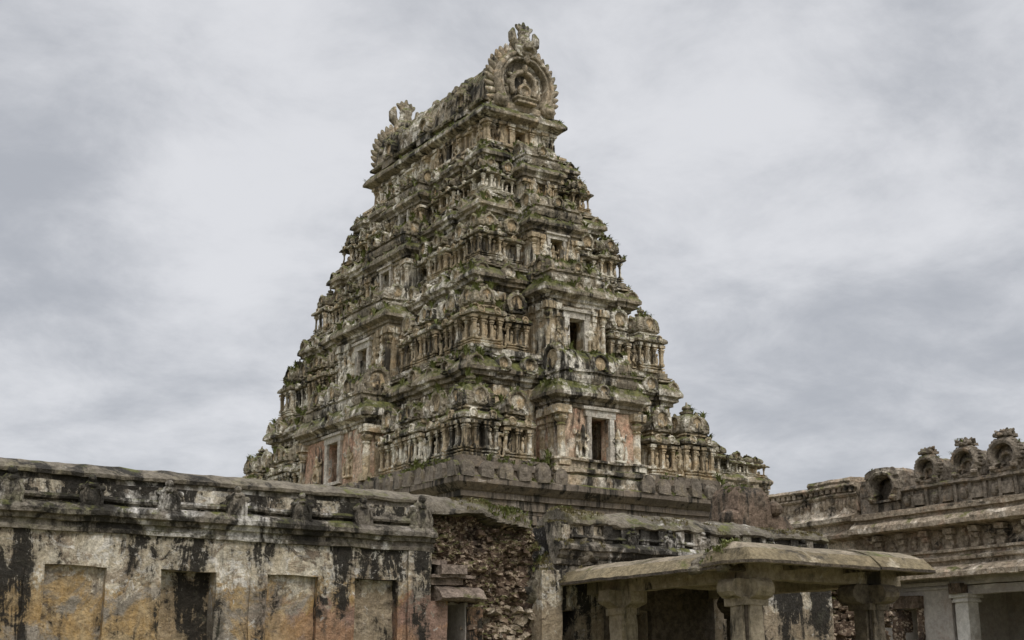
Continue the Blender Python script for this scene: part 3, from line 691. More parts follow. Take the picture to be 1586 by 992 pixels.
# lower wing joined to the back of the tower
wing = thing('temple_wing', 'low pale wing with small mossy shrines stepping down behind the tower base', 'temple wing', (30.5,34.6,0))
mb = MB(); mb.box(28, 33.0, 34, 35.2, 0, 8.55); mb.ring(2.5, .6, [(0,8.15),(.05,8.2),(.14,8.3),(.14,8.38),(.02,8.5),(-.1,8.56)], 30.5, 34.6)
for i in range(9): column(mb, 28.3+i*.57, 33.98, 7.3, 8.2, .14, i % 2)
put('wall', mb.mesh('wing_wall', (.25,.025,2)), M['tower'], wing)
for i, (x, hh) in enumerate(((28.75,1.25),(29.75,1.15),(30.8,1.0),(31.7,.8),(32.5,.7))):
    me = kuta(.95, hh*1.15, 60+i) if i != 3 else panjara(.8, .8, hh*1.1, 60+i)
    put('small_shrine', me.mesh('small_shrine', (.12,.03,2.6,i)), TR, wing, Vector((x,34.45,8.5))-wl(wing), 0, (1,1,.92))

# ------------------------------------------------------------------ left courtyard wall (front face at y = 17.5)
WY = 17.5
wallL = thing('courtyard_wall', 'long blackened cream and ochre plaster wall with blind niches and mossy coping', 'wall', (4,WY,0))
NX = [(-1.5,-.73),(0,.77),(1.48,2.25),(2.98,3.74),(4.48,5.25),(5.98,6.74),(7.48,8.23),(8.82,9.51)]
X0, X1 = -5.0, 10.02; NZ = 3.05
mb = MB(); xs = [X0]
for a, b in NX: xs += [a, b]
xs.append(X1)
for i in range(0, len(xs), 2): mb.box(xs[i], xs[i+1], WY, WY+.9, 0, NZ)
for a, b in NX: mb.box(a, b, WY, WY+.9, 0, .8)
mb.box(X0, X1, WY+.001, WY+.9, NZ, 4.12)
for a, b in NX[4:]:                                                 # shallow raised pilaster strips
    mb.box(a-.26, a-.03, WY-.03, WY+.05, 0, NZ-.05) if a in (4.48, 7.48) else None
mb.box(9.66, 10.04, WY-.05, WY+.2, 0, 3.5)
put('wall_face', mb.mesh('wall_face', (.16,.018,1.6)), M['wall'], wallL)
for i, (a, b) in enumerate(NX):
    mb = MB(); dp = (.14,.13,.12,.14,.10,.24,.10,.17)[i]
    mb.box(a-.02, b+.02, WY+dp, WY+.8, .75, NZ+.02)
    put('niche', mb.mesh('niche', (.08,.03 if i in (5,7) else .018,3,i)), M['niche_dark'] if i == 5 else (M['wallr'] if i == 7 else M['niche_ochre']), wallL)
mb = MB()                                                           # cornice and parapet mouldings
mb.strip(X0, X1+.05, [(WY+.1,3.47),(WY-.05,3.48),(WY-.06,3.53),(WY-.03,3.54),(WY-.03,3.60),(WY-.09,3.61),(WY-.10,3.66),(WY-.17,3.68),(WY-.18,3.74),(WY-.14,3.80),(WY-.04,3.845),(WY+.02,3.85),(WY+.2,3.85)])
mb.strip(X0, X1-.02, [(WY+.3,3.84),(WY+.0,3.845),(WY-.02,3.87),(WY-.085,3.88),(WY-.10,3.91),(WY-.08,3.945),(WY+.0,3.955),(WY+.02,4.2),(WY+.3,4.2)])
put('cornice', mb.mesh('cornice', (.12,.014,2.2)), M['parapet'], wallL)
mb = MB()
mb.strip(X0, X1-.25, [(WY+.9,4.05),(WY+.05,4.185),(WY-.04,4.19),(WY-.05,4.235),(WY+.04,4.30),(WY+.22,4.375),(WY+.4,4.39),(WY+.6,4.38),(WY+.95,4.28)])
mb.box(X0, X1-.3, WY+.9, WY+4.5, 3.9, 4.12)
put('coping', mb.mesh('coping', (.12,.02,2.6)), M['coping'], wallL)
def plaque(seed):
    mb = MB(); rg = random.Random(seed)
    pr = [(-.12,0),(.12,0),(.13,.17),(.105,.25),(.055,.31),(-.055,.31),(-.105,.25),(-.13,.17)]; n = 8
    mb.add([(x,-.05,z) for x,z in pr]+[(x,.05,z) for x,z in pr], [(0,1,2,3,4,5,6,7),(15,14,13,12,11,10,9,8)]+[(j,j+8,(j+1)%8+8,(j+1)%8) for j in range(8)])
    mb.ell((0,-.05,.13), (.07,.025,.11), 9, 7); mb.ell((0,-.03,.345), (.05,.05,.045), 9, 7); mb.ell((0,-.05,.27), (.06,.03,.03), 8, 5)
    for q in (-1, 1): mb.ell((q*.12,-.04,.235), (.045,.03,.035), 7, 5); mb.ell((q*.125,-.04,.03), (.03,.035,.03), 7, 5); mb.tube([(q*.105,-.06,.03),(q*.115,-.06,.14),(q*.08,-.06,.23)], [.018,.02,.015], 6)
    return mb.mesh('arch_tablet', (.05,.012,5,seed))
for i, x in enumerate((-1.85,-.9,.1,1.05,2.02,3.0,3.95,4.95,5.98,6.94,7.9,8.86,9.83)):
    sc = 1.3 if i == 12 else random.uniform(1.0,1.2)
    put('arch_tablet', plaque(i), [M['parapet']], wallL, Vector((x,WY-.07,3.765))-wl(wallL), random.uniform(-.06,.06), (sc*1.05,1,sc*1.05))

# ------------------------------------------------------------------ collapsed stretch: bare brick core with a small doorway
ruin = thing('ruined_wall', 'collapsed stretch of wall showing rough brown brick core above a small doorway', 'ruined wall', (11,WY+.4,0))
def rubble(mb, x0, x1, z0, z1, y, n, seed, hole=None, size=(.05,.13), curve=0, shape=None, course=0):
    rg = random.Random(seed)
    for i in range(n):
        x = rg.uniform(x0, x1); z = rg.uniform(z0, z1)
        if hole and hole[0] < x < hole[1] and z < hole[2]: continue
        if shape and not shape(x, z): continue
        w = rg.uniform(*size); h = w*rg.uniform(.35,.75); d = rg.uniform(.05,.16); rt = 1
        if course: z = round(z/course)*course+rg.gauss(0,.007); h = course*rg.uniform(.34,.5); rt = .35; d = rg.uniform(.04,.11)
        dy = .22*noise.noise(Vector((x*1.6, 0, z*1.9+seed)))+.10*noise.noise(Vector((x*5, 3, z*5)))
        M0 = Matrix.Translation((x, y+dy, z)) @ Matrix.Rotation(rg.gauss(0,.25)*rt, 4, 'Y') @ Matrix.Rotation(rg.gauss(0,.3)*rt, 4, 'Z') @ Matrix.Rotation(rg.gauss(0,.25)*rt, 4, 'X')
        mb.M = M0
        j = lambda: rg.uniform(.75,1.1)
        vs = [(-w*j(),-d*j(),-h*j()),(w*j(),-d*j(),-h*j()),(w*j(),d,-h*j()),(-w*j(),d,-h*j()),(-w*j(),-d*j(),h*j()),(w*j(),-d*j(),h*j()),(w*j(),d,h*j()),(-w*j(),d,h*j())]
        mb.add(vs, [(3,2,1,0),(4,5,6,7),(0,1,5,4),(1,2,6,5),(2,3,7,6),(3,0,4,7)])
    mb.M = Matrix()
def sheet(x0, x1, z0, z1, y, st, amp, hole=None, topf=None):
    mb = MB(); nx = int((x1-x0)/st); nz = int((z1-z0)/st); vs = []; fs = []
    for i in range(nx+1):
        for k in range(nz+1):
            x = x0+(x1-x0)*i/nx; zt = topf(x) if topf else z1; z = z0+(zt-z0)*k/nz
            dy = .22*noise.noise(Vector((x*1.6, 0, z*1.9+3)))+.10*noise.noise(Vector((x*5, 3, z*5)))+amp*noise.noise(Vector((x*11, 1, z*13)))-amp*.8*abs(noise.noise(Vector((x*22, 1, z*30))))-amp*.4*noise.noise(Vector((x*45, 2, z*50)))
            vs.append((x, y+dy+.04, z))
    for i in range(nx):
        for k in range(nz):
            x = x0+(x1-x0)*(i+.5)/nx; z = z0+(z1-z0)*(k+.5)/nz
            if hole and hole[0] < x < hole[1] and z < hole[2]: continue
            a = i*(nz+1)+k; fs.append((a, a+nz+1, a+nz+2, a+1))
    mb.add(vs, fs); return mb
DH = (10.36,10.74,2.77)
topf = lambda x: 4.14-.17*max(0, x-10.9)
mb = sheet(10.0, 12.15, .0, 4.1, WY+.22, .02, .10, DH, topf)
rubble(mb, 10.04, 12.1, 1.9, 4.06, WY+.33, 1150, 3, (DH[0]-.05,DH[1]+.05,2.8), (.03,.075), 0, None, .062)
rubble(mb, 10.8, 12.1, 1.9, 4.0, WY+.30, 60, 13, None, (.04,.09))
mb.box(10.0, DH[0], WY+.62, WY+1.2, 0, 4.0); mb.box(DH[1], 12.15, WY+.62, WY+1.2, 0, 4.0); mb.box(DH[0]-.01, DH[1]+.01, WY+.62, WY+1.2, DH[2], 3.99)
put('brick_core', mb.mesh('brick_core', (.2,.012,9)), M['brick'], ruin)
mb = MB(); rubble(mb, 11.05, 12.0, 2.0, 2.72, WY+.24, 46, 23, None, (.04,.085))
put('lime_lumps', mb.mesh('lime_lumps', (.06,.02,6)), M['hall'], ruin)
mb = MB(); mb.box(DH[0]-.02, DH[0]+.02, WY+.1, WY+1.0, 0, DH[2]); mb.box(DH[1]-.02, DH[1]+.03, WY+.1, WY+1.0, 0, DH[2]); mb.box(DH[0], DH[1], WY+1.0, WY+1.1, 0, DH[2]); mb.box(DH[0], DH[1], WY+.3, WY+1.0, DH[2]-.02, DH[2]+.05)
put('doorway', mb.mesh('doorway', (.12,.012,3)), M['hallplaster'], ruin)
mb = MB(); mb.box(10.0, DH[0]-.0, WY+.0, WY+.3, 0, 2.78); mb.box(DH[1]+.0, DH[1]+.27, WY+.06, WY+.3, 0, 2.72)
put('plaster_jamb', mb.mesh('plaster_jamb', (.09,.02,2.5)), M['wall'], ruin)
mb = MB(); mb.strip(10.14, 10.92, [(WY+.4,2.79),(WY-.16,2.78),(WY-.22,2.82),(WY-.12,2.94),(WY+.02,3.0),(WY+.4,3.0)])
put('stone_lintel', mb.mesh('stone_lintel', (.09,.02,3,5)), M['lintel'], ruin)
mb = MB(); mb.box(10.02, 10.62, WY-.02, WY+.4, 3.01, 3.1); mb.box(10.03, 10.78, WY-.1, WY+.4, 3.105, 3.15); mb.box(10.16, 10.62, WY-.16, WY+.4, 3.15, 3.30); mb.box(10.06, 10.3, WY-.04, WY+.4, 3.30, 3.38)
put('stone_ledge', mb.mesh('stone_ledge', (.09,.025,3,6)), M['lintel'], ruin)
mb = MB()
xs = [9.78+.12*i for i in range(18)]
for i in range(len(xs)-1):
    x0, x1 = xs[i], xs[i+1]
    if x1 > 12.0: break
    d0 = -.17*max(0, x0-10.9); dr = 0
    mb.strip(x0, x1+.02, [(WY+.9,4.02+d0),(WY+.06+dr,4.08+d0),(WY-.05+dr,4.085+d0),(WY-.04+dr,4.13+d0),(WY+.12+dr,4.27+d0),(WY+.35,4.35+d0),(WY+.65,4.34+d0),(WY+.95,4.25+d0)])
put('broken_coping', mb.mesh('broken_coping', (.09,.05,2.2,4)), M['coping'], ruin)
mb = MB(); mb.tube([(12.02,WY+.15,3.2),(12.1,WY+.05,3.33)], [.05,.05], 9)
put('pipe_stub', mb.mesh('pipe_stub'), M['parapet'], ruin)

# ------------------------------------------------------------------ right stretch of the wall behind the porch
wallR = thing('cloister_wall', 'mossy coped wall with white blocked frieze behind the stone porch', 'wall', (15,WY,0))
mb = MB()
OP = [(12.42,12.68,2.70),(13.72,14.12,2.72)]
xs = [12.02]+sum([[a,b] for a,b,_ in OP], [])+[18.42]
for i in range(0, len(xs), 2): mb.box(xs[i], xs[i+1], WY, WY+.9, 0, 3.4)
for a, b, z in OP: mb.box(a, b, WY, WY+.9, z, 3.4); mb.box(a-.01, b+.01, WY+1.8, WY+1.9, 0, z)
mb.box(11.98, 12.36, WY-.12, WY+.3, 0, 3.3)
mb.box(12.45, 18.40, WY+.001, WY+.9, 3.4, 4.05)
put('wall_face', mb.mesh('wall_face', (.16,.02,1.6,2)), M['wallr'], wallR)
mb = MB()
mb.strip(12.3, 18.42, [(WY+.1,3.42),(WY-.05,3.43),(WY-.06,3.5),(WY-.03,3.51),(WY-.1,3.57),(WY-.11,3.63),(WY-.17,3.65),(WY-.18,3.71),(WY-.12,3.78),(WY+.02,3.80),(WY+.02,4.1),(WY+.3,4.1)])
mb.strip(12.6, 18.40, [(WY+.2,3.82),(WY-.05,3.84),(WY-.08,3.86),(WY-.06,3.9),(WY+.2,3.91)])
for x in [12.95+.38*i for i in range(15)]:
    if random.random() < .75: mb.box(x-.09, x+.09, WY-.06, WY+.1, 3.80, 4.08)
put('cornice', mb.mesh('cornice', (.12,.02,2.2,3)), M['parapet'], wallR)
mb = MB(); mb.strip(12.6, 18.3, [(WY+.9,3.95),(WY+.05,4.04),(WY-.06,4.05),(WY-.10,4.08),(WY-.07,4.14),(WY+.08,4.24),(WY+.35,4.33),(WY+.6,4.33),(WY+.95,4.2)])
mb.box(12.6, 18.2, WY+.9, WY+3.5, 3.9, 4.1)
put('coping', mb.mesh('coping', (.14,.05,1.5,2)), M['coping'], wallR)
for i, x in enumerate((13.8,14.59,15.33,16.1,16.9,17.7)):
    put('arch_tablet', plaque(40+i), M['parapet'], wallR, Vector((x,WY-.06,3.72))-wl(wallR), random.uniform(-.1,.1), (.85,1,.95))
mb = MB()                                                           # slumped heap at the broken end
for i in range(90):
    x = random.uniform(11.98, 13.0); t = (x-11.98)/1.0; z = 3.1+.9*min(1,t)-random.uniform(0,.5)
    mb.ell((x, WY+random.uniform(.0,.35)+.12*(1-t), z), (random.uniform(.12,.24),random.uniform(.14,.25),random.uniform(.08,.15)), 9, 6)
hm = remeshed(mb, 'slumped_heap', .04)
bm = bmesh.new(); bm.from_mesh(hm)
for v in bm.verts: v.co += noise.noise_vector(v.co*6)*.05+noise.noise_vector(v.co*17)*.025
bm.to_mesh(hm); bm.free()
put('slumped_heap', hm, M['coping'], wallR)
mb = sheet(18.3, 20.2, 0, 3.6, WY+.3, .05, .07, None, lambda x: 3.75-.35*(x-18.3))
rubble(mb, 18.3, 20.1, 1.6, 3.6, WY+.27, 420, 8, None, (.04,.11), 0, lambda x, z: z < 3.7-.35*(x-18.3))
put('broken_end', mb.mesh('broken_end'), M['brick'], wallR)

# ------------------------------------------------------------------ ruined pier further back
pier = thing('brick_pier', 'ruined red brown brick pier with weeds on top beside the tower base', 'ruined pier', (22.8,24.5,0))
mb = MB(); mb.ring(.52, .5, [(.12,0),(.1,4.6),(.04,5.2),(.02,5.7),(-.03,6.05),(-.12,6.2),(-.3,6.25)], 22.8, 24.5)
mb.ring(.4, .4, [(.1,0),(.05,5.2),(-.1,5.55)], 23.65, 24.4); mb.ell((23.55,24.1,5.72), (.22,.2,.2)); mb.ell((22.2,24.2,5.4), (.3,.3,.3))
put('brick_body', mb.mesh('brick_body', (.12,.045,1.6)), M['reddish'], pier)

# ------------------------------------------------------------------ stone porch in front of the wall
porch = thing('stone_porch', 'open stone porch with thick curved roof slab and squat bracketed pillars', 'porch', (14.2,15.2,0))
def roofslab(name, x0, x1, y0, y1, dz, hipL, hipR, mat, seed, back=True, th=.11):
    """slab with curved drip edge: outer lip at x0.. / y0.., raised flat top"""
    mb = MB()
    rows = [(0,3.13,3.13),(.0,3.17,3.13),(.10,3.255,3.2),(.20,3.335,3.26),(.40,3.405,3.3),(.62,3.452,3.3),(.8,3.46,3.3)]
    vs = []; fs = []
    def loopz(o, z):
        ol = o*hipL; orr = o*hipR; ob = o*.3 if back else 0
        return [(x0+ol, y0+o, z+dz), (x1-orr, y0+o, z+dz), (x1-orr, y1-ob, z+dz), (x0+ol, y1-ob, z+dz)]
    top = [loopz(o, z) for o, z, _ in rows]; bot = [loopz(max(o-.02,0), b-.0) for o, _, b in rows[1:]][::-1]
    for L in [bot[0]]: pass
    loops = top
    for L in loops: vs += L
    for i in range(len(loops)-1):
        for k in range(4): fs.append((4*i+k, 4*i+(k+1)%4, 4*i+4+(k+1)%4, 4*i+4+k))
    n = 4*(len(loops)-1); fs.append((n,n+1,n+2,n+3))
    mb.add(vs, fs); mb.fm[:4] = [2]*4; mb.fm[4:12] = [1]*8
    vs = []; fs = []; lo = [loopz(0,3.13), loopz(.05,3.12), loopz(.45,3.19)]
    for L in lo: vs += L
    for i in range(len(lo)-1):
        for k in range(4): fs.append((4*i+k, 4*i+4+k, 4*i+4+(k+1)%4, 4*i+(k+1)%4))
    n = 4*(len(lo)-1); fs.append((n+3,n+2,n+1,n)); mb.add(vs, fs)
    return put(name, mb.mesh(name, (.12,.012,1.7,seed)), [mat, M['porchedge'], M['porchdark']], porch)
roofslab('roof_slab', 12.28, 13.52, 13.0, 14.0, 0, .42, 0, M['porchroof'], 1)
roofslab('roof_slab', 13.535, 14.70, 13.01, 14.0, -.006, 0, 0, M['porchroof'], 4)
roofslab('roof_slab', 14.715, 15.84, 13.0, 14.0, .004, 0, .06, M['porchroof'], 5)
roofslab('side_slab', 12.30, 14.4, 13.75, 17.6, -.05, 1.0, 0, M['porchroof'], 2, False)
mb = MB(); mb.box(12.86, 15.9, 13.72, 13.98, 2.98, 3.2); mb.box(12.93, 13.2, 13.98, 17.5, 2.96, 3.15); mb.box(15.4, 15.65, 13.98, 17.5, 2.98, 3.2); mb.box(13.2, 15.4, 15.6, 15.85, 2.98, 3.18)
put('beams', mb.mesh('beams', (.15,.014,2)), M['porch'], porch)
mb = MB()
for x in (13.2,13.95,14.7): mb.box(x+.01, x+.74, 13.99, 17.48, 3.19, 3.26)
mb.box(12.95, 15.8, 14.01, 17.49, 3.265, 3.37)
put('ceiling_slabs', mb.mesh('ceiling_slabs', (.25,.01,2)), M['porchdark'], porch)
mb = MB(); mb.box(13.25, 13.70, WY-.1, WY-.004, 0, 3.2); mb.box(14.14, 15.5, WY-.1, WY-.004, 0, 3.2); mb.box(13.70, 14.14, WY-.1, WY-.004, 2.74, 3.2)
put('shade_dark_back_wall', mb.mesh('shade_dark_back_wall', (.2,.015,2)), M['porchdark'], porch)  # added dark facing; the shade inside the porch is put into its colour
def pillar(x, y, w, mat, matc, seed, carved, cr=.38):
    mb = MB(); q = w/2
    if carved: mb.cbox(x, y, w+.02, w*.62, 0, 2.66); mb.cbox(x, y, w*.62, w+.02, 0, 2.66)
    else: mb.cbox(x, y, w, w, 0, 2.70)
    mb.cbox(x, y, w+.1, w+.1, 0, .5)
    mb.cbox(x, y, w+.06, w+.06, 2.62, 2.72)
    p = put('pillar', mb.mesh('pillar', (.14,.016,2,seed)), mat, porch)
    if carved:
        d = MB(); d.cbox(x, y, w*.84, w*.84, .5, 2.63)  # core in the inset corners, their shade put into its dark colour
        put('recess_shade_core', d.mesh('recess_shade_core', (.1,.004,3)), M['porchdark'], p)
    c = MB()                                                        # cross-shaped bracket with rounded ends
    for ax in (0, 1):
        for s in (-1, 1):
            pr = [(0,2.70),(.12,2.70),(.16,2.705),(cr*.96,2.80),(cr,2.82),(cr,2.9),(cr,2.96),(cr*.99,2.978),(0,2.98)] if seed == 2 else [(0,2.70),(.14,2.70),(cr*.58,2.71),(cr*.85,2.745),(cr*.98,2.80),(cr,2.87),(cr*.93,2.93),(cr*.82,2.975),(0,2.98)]
            if ax == 0: c.strip(0, 1, [(0,0)]) if False else c.add([(x+s*r, y-q*.85, z) for r, z in pr]+[(x+s*r, y+q*.85, z) for r, z in pr], [tuple(range(9)), tuple(range(17,8,-1))]+[(i,i+9,(i+1)%9+9,(i+1)%9) for i in range(9)])
            else: c.add([(x-q*.8, y+s*r, z-.004) for r, z in pr]+[(x+q*.8, y+s*r, z-.004) for r, z in pr], [tuple(range(9)), tuple(range(17,8,-1))]+[(i,i+9,(i+1)%9+9,(i+1)%9) for i in range(9)])
    put('capital', c.mesh('capital', (.09,.016,3,seed)), matc, p)
pillar(12.93, 13.85, .37, M['porch'], M['porch'], 1, True, .40)
pillar(13.06, 16.75, .31, M['porch'], M['porch'], 2, False, .37)
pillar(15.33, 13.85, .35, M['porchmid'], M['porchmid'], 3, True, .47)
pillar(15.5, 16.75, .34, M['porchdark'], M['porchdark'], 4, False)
mb = MB(); mb.M = Matrix()
for i in range(60):
    t = random.random(); mb.ell((12.32+.45*t, random.uniform(13.62,14.35), 3.10+.28*t+random.uniform(-.05,.03)), (random.uniform(.04,.11),random.uniform(.05,.13),random.uniform(.03,.06)), 8, 5)
put('crumbled_joint', mb.mesh('crumbled_joint', (.07,.03,4)), M['coping'], porch)

# ------------------------------------------------------------------ right temple hall (facade at x = 26, running in y)
HX = 26.0
hall = thing('temple_hall', 'long brown stone hall with deep eaves, carved frieze and white pillar on the right', 'hall', (HX,20,0))
mb = MB(); Y0, Y1 = 9.0, 23.6
sw = lambda pr, a=Y0, b=Y1: mb.stripy(a, b, [(HX+x, z) for x, z in pr])
sw([(.9,4.05),(.15,4.02),(-.55,3.93),(-.6,3.95),(-.6,4.06),(-.45,4.16),(-.2,4.24),(-.12,4.26),(-.12,4.34),(-.24,4.36),(-.26,4.43),(-.1,4.48),(-.1,4.54),(-.2,4.56),(-.2,4.62),(.1,4.66),(.9,4.66)], 9.0, 24.2)
sw([(.9,4.6),(.16,4.6),(.16,5.2),(.9,5.2)])
sw([(.9,5.1),(.1,5.1),(-.02,5.14),(-.38,5.15),(-.42,5.17),(-.42,5.26),(-.32,5.38),(-.2,5.44),(-.2,5.5),(-.3,5.52),(-.3,5.6),(-.14,5.62),(-.14,5.68),(-.05,5.7),(.9,5.7)])
mb.stripy(23.6, 26.8, [(HX+.9,4.6),(HX+.12,4.6),(HX+.12,5.1),(HX-.2,5.16),(HX-.22,5.24),(HX-.05,5.36),(HX-.05,5.5),(HX-.25,5.56),(HX-.28,5.66),(HX-.1,5.76),(HX-.1,5.86),(HX+.9,5.86)])
for y in [9.5+.62*i for i in range(23)]:                            # joints of the eave blocks
    mb.box(HX-.435, HX-.2, y, y+.5, 5.17, 5.28+.02*(int(y*7) % 2))
hallroof = put('eaves', mb.mesh('hall_eaves', (.25,.016,1.8)), M['hall'], hall)
mb = MB(); mb.box(HX+.08, HX+.3, 9, 23.6, 4.61, 5.12)
for i, y in enumerate([9.3+.36*i for i in range(40)]):              # little brackets and carved figures in the frieze
    if i % 2 == 0:
        mb.box(HX-.02, HX+.2, y-.07, y+.07, 4.62, 5.12); mb.box(HX-.14, HX+.2, y-.12, y+.12, 4.98, 5.11); mb.box(HX-.08, HX+.2, y-.09, y+.09, 4.85, 4.95); mb.box(HX-.1, HX+.2, y-.1, y+.1, 4.64, 4.72)
    else:
        for q in range(3): mb.ell((HX+.1, y+random.uniform(-.09,.09), random.uniform(4.72,5.02)), (.13,random.uniform(.06,.11),random.uniform(.07,.14)), 8, 6)
put('frieze', mb.mesh('frieze', (.12,.016,3)), M['hall'], hall)
mb = MB(); mb.box(HX-.02, HX+.8, 9, 22.2, 5.68, 6.12); mb.box(HX-.02, HX+.8, 23.1, 23.5, 5.68, 6.12)
for i, y in enumerate([9.2+.42*i for i in range(31)]):
    mb.box(HX-.08, HX, y-.04, y+.04, 5.7, 6.1)
    if i % 2: mb.box(HX-.13, HX, y+.06, y+.34, 5.74, 6.0)
    else: mb.ell((HX-.03,y+.2,5.88), (.09,.12,.14), 8, 6); mb.ell((HX-.03,y+.1,5.95), (.07,.07,.1), 7, 5)
mb.stripy(9, 22.2, [(HX+.8,6.1),(HX-.06,6.1),(HX-.12,6.14),(HX-.1,6.2),(HX+.0,6.24),(HX+.8,6.26)])
put('parapet', mb.mesh('hall_parapet', (.16,.016,2)), M['halldark'], hall)
mb = MB(); mb.box(HX-.06, HX+.8, 23.55, 26.8, 5.82, 6.5)
for i in range(22):
    y = 23.7+.14*i; mb.ell((HX-.06,y,random.uniform(6.0,6.15)), (.06,random.uniform(.04,.07),random.uniform(.09,.16)), 7, 5)
for i in range(16): mb.box(HX-.16, HX, 23.62+.2*i, 23.74+.2*i, 6.32, 6.44)
mb.stripy(23.55, 26.8, [(HX+.8,6.42),(HX-.16,6.42),(HX-.2,6.47),(HX-.14,6.54),(HX+.8,6.56)]); mb.stripy(23.7, 25.2, [(HX+.8,6.54),(HX-.12,6.54),(HX-.16,6.6),(HX-.1,6.68),(HX+.8,6.72)])
mb.stripy(23.55, 26.8, [(HX+.8,6.2),(HX-.1,6.2),(HX-.14,6.25),(HX-.1,6.3),(HX+.8,6.3)])
put('carved_parapet', mb.mesh('carved_parapet', (.14,.02,2)), M['hall'], hall)
def arch_niche(seed, crest, big):
    mb = MB(); s = .95
    for sp in ((1.0,0),):
        kudu(mb, s, .15, False, False, .8)
    mb.stripy(.13, .85, [(x, z) for x, z in barrel_prof(.385, .0, .83, 14)])
    for sx in (-1, 1): mb.stripy(.0, .8, [(sx*.34,.02),(sx*.42,.02),(sx*.44,.45),(sx*.36,.7),(sx*.3,.62)])
    for i in range(19):
        a = R(-30+240*i/18); mb.ell((.45*math.cos(a), .0, .44+.45*math.sin(a)), (.055,.1,.055), 7, 5)
    mb.M = Matrix.Translation((0,.07,.08)); kudu(mb, .5, .07, False, False, .5); mb.M = Matrix(); mb.ell((0,.12,.26), (.06,.06,.15), 8, 6)
    mb.box(-.4, .4, -.1, .8, -.06, .06)
    if crest:
        rg = random.Random(seed); mb.box(-.13, .13, -.06, .22, .80, .93); mb.box(-.22, .22, -.1, .24, .92, 1.0); mb.box(-.17, .19, -.08, .2, .99, 1.07)
        for i in range(7): leaf(mb, (-.21+.07*i, rg.uniform(-.03,.08), 1.03+.05*rg.random()), (.05,.09,.11), Matrix.Rotation((i-3)*.28, 3, 'Y'))
        for q in (-1, 1): mb.ell((q*.2,-.06,.98), (.06,.07,.07), 7, 5)
        mb.ell((0,-.13,.96), (.09,.07,.06), 8, 5)
    return mb.mesh('arch_niche', (.07,.02,4,seed))
for i, (y, s) in enumerate(((21.32,.86),(20.2,.92),(19.12,.98),(18.0,1.0),(16.8,1.0))):
    put('arch_niche', arch_niche(i, True, 1), M['halldark'], hall, Vector((HX+.0,y,6.26))-wl(hall), LFT+random.uniform(-.09,.09), (s*1.0,s,s*.86))
mb = MB()
mb.box(HX-.1, HX+.8, 22.2, 23.1, 5.7, 5.9); mb.box(HX-.05, HX+.6, 23.1, 23.45, 6.1, 6.42); mb.box(HX-.08, HX+.4, 23.15, 23.4, 6.4, 6.52)
mb.M = Matrix.Translation((HX-.02, 22.64, 5.92)) @ Matrix.Rotation(LFT, 4, 'Z') @ Matrix.Diagonal((1.12,1.1,.86,1))
kudu(mb, .98, .2, False, False, 1.3); mb.stripy(.25, .9, [(x, z) for x, z in barrel_prof(.36, .0, .8, 14)])
for sx in (-1, 1): mb.stripy(-.12, .85, [(sx*.33,0),(sx*.46,0),(sx*.47,.5),(sx*.46,.8),(sx*.36,.8),(sx*.38,.5)])
mb.stripy(-.16, .85, [(-.47,.72),(-.2,.72),(0,.80),(.2,.72),(.47,.72),(.46,.85),(.34,.95),(.05,.985),(-.3,.96),(-.45,.86)])
mb.M = Matrix()
put('broken_niche', mb.mesh('broken_niche', (.12,.035,3)), M['halldark'], hall)
# ground storey: plaster wall with a small doorway, pillar and recessed bay
mb = MB()
mb.box(HX+.05, HX+.9, 21.0, 21.98, 0, 4.03); mb.box(HX+.05, HX+.9, 22.42, 24.2, 0, 4.03); mb.box(HX+.05, HX+.9, 21.98, 22.42, 3.32, 4.03)
mb.box(HX+2.6, HX+2.8, 9, 21.6, 0, 4.03); mb.box(HX+.9, HX+2.6, 21.4, 21.6, 0, 4.03)
mb.box(HX-.03, HX+.3, 20.95, 22.35, 3.82, 3.9); mb.box(HX-.0, HX+.3, 20.95, 22.35, 3.73, 3.78)
put('plaster_wall', mb.mesh('hall_wall', (.25,.012,1.5)), M['hallplaster'], hall)
mb = MB(); mb.box(HX+.1, HX+.36, 9, 20.9, 3.58, 3.78); mb.box(HX-.02, HX+.5, 9, 20.96, 3.80, 4.0)
mb.box(HX+.3, HX+4.0, 8.9, 24.0, 4.06, 5.6)
put('beam', mb.mesh('beam', (.25,.012,2)), M['hallplaster'], hall)
for i, y in enumerate((20.72,17.2,13.6)):
    mb = MB(); mb.cbox(HX+.22, y, .36, .36, 0, 3.42); mb.cbox(HX+.22, y, .46, .46, 3.41, 3.46); mb.cbox(HX+.22, y, .42, .42, 3.455, 3.52); mb.cbox(HX+.22, y, .54, .54, 3.515, 3.6)
    put('pillar', mb.mesh('hall_pillar', (.2,.012,2,i)), M['whitewash'], hall)
mb = MB(); mb.box(HX-.16, HX+.3, 20.55, 20.9, 3.6, 3.84)
put('bracket', mb.mesh('bracket', (.12,.02,2)), M['reddish'], hall)
mb = MB(); mb.box(HX-.14, HX+.3, 21.8, 22.75, 3.32, 3.62)
put('door_lintel', mb.mesh('door_lintel', (.12,.025,2)), M['reddish'], hall)
mb = MB(); mb.box(HX-.06, HX+.3, 22.42, 22.72, 0, 3.3); mb.box(HX-.04, HX+.3, 21.82, 21.98, 0, 3.3)
rubble(mb, 0, 1, 0, 1, 0, 0, 1)
put('door_jamb', mb.mesh('door_jamb', (.1,.03,3)), M['brick'], hall)

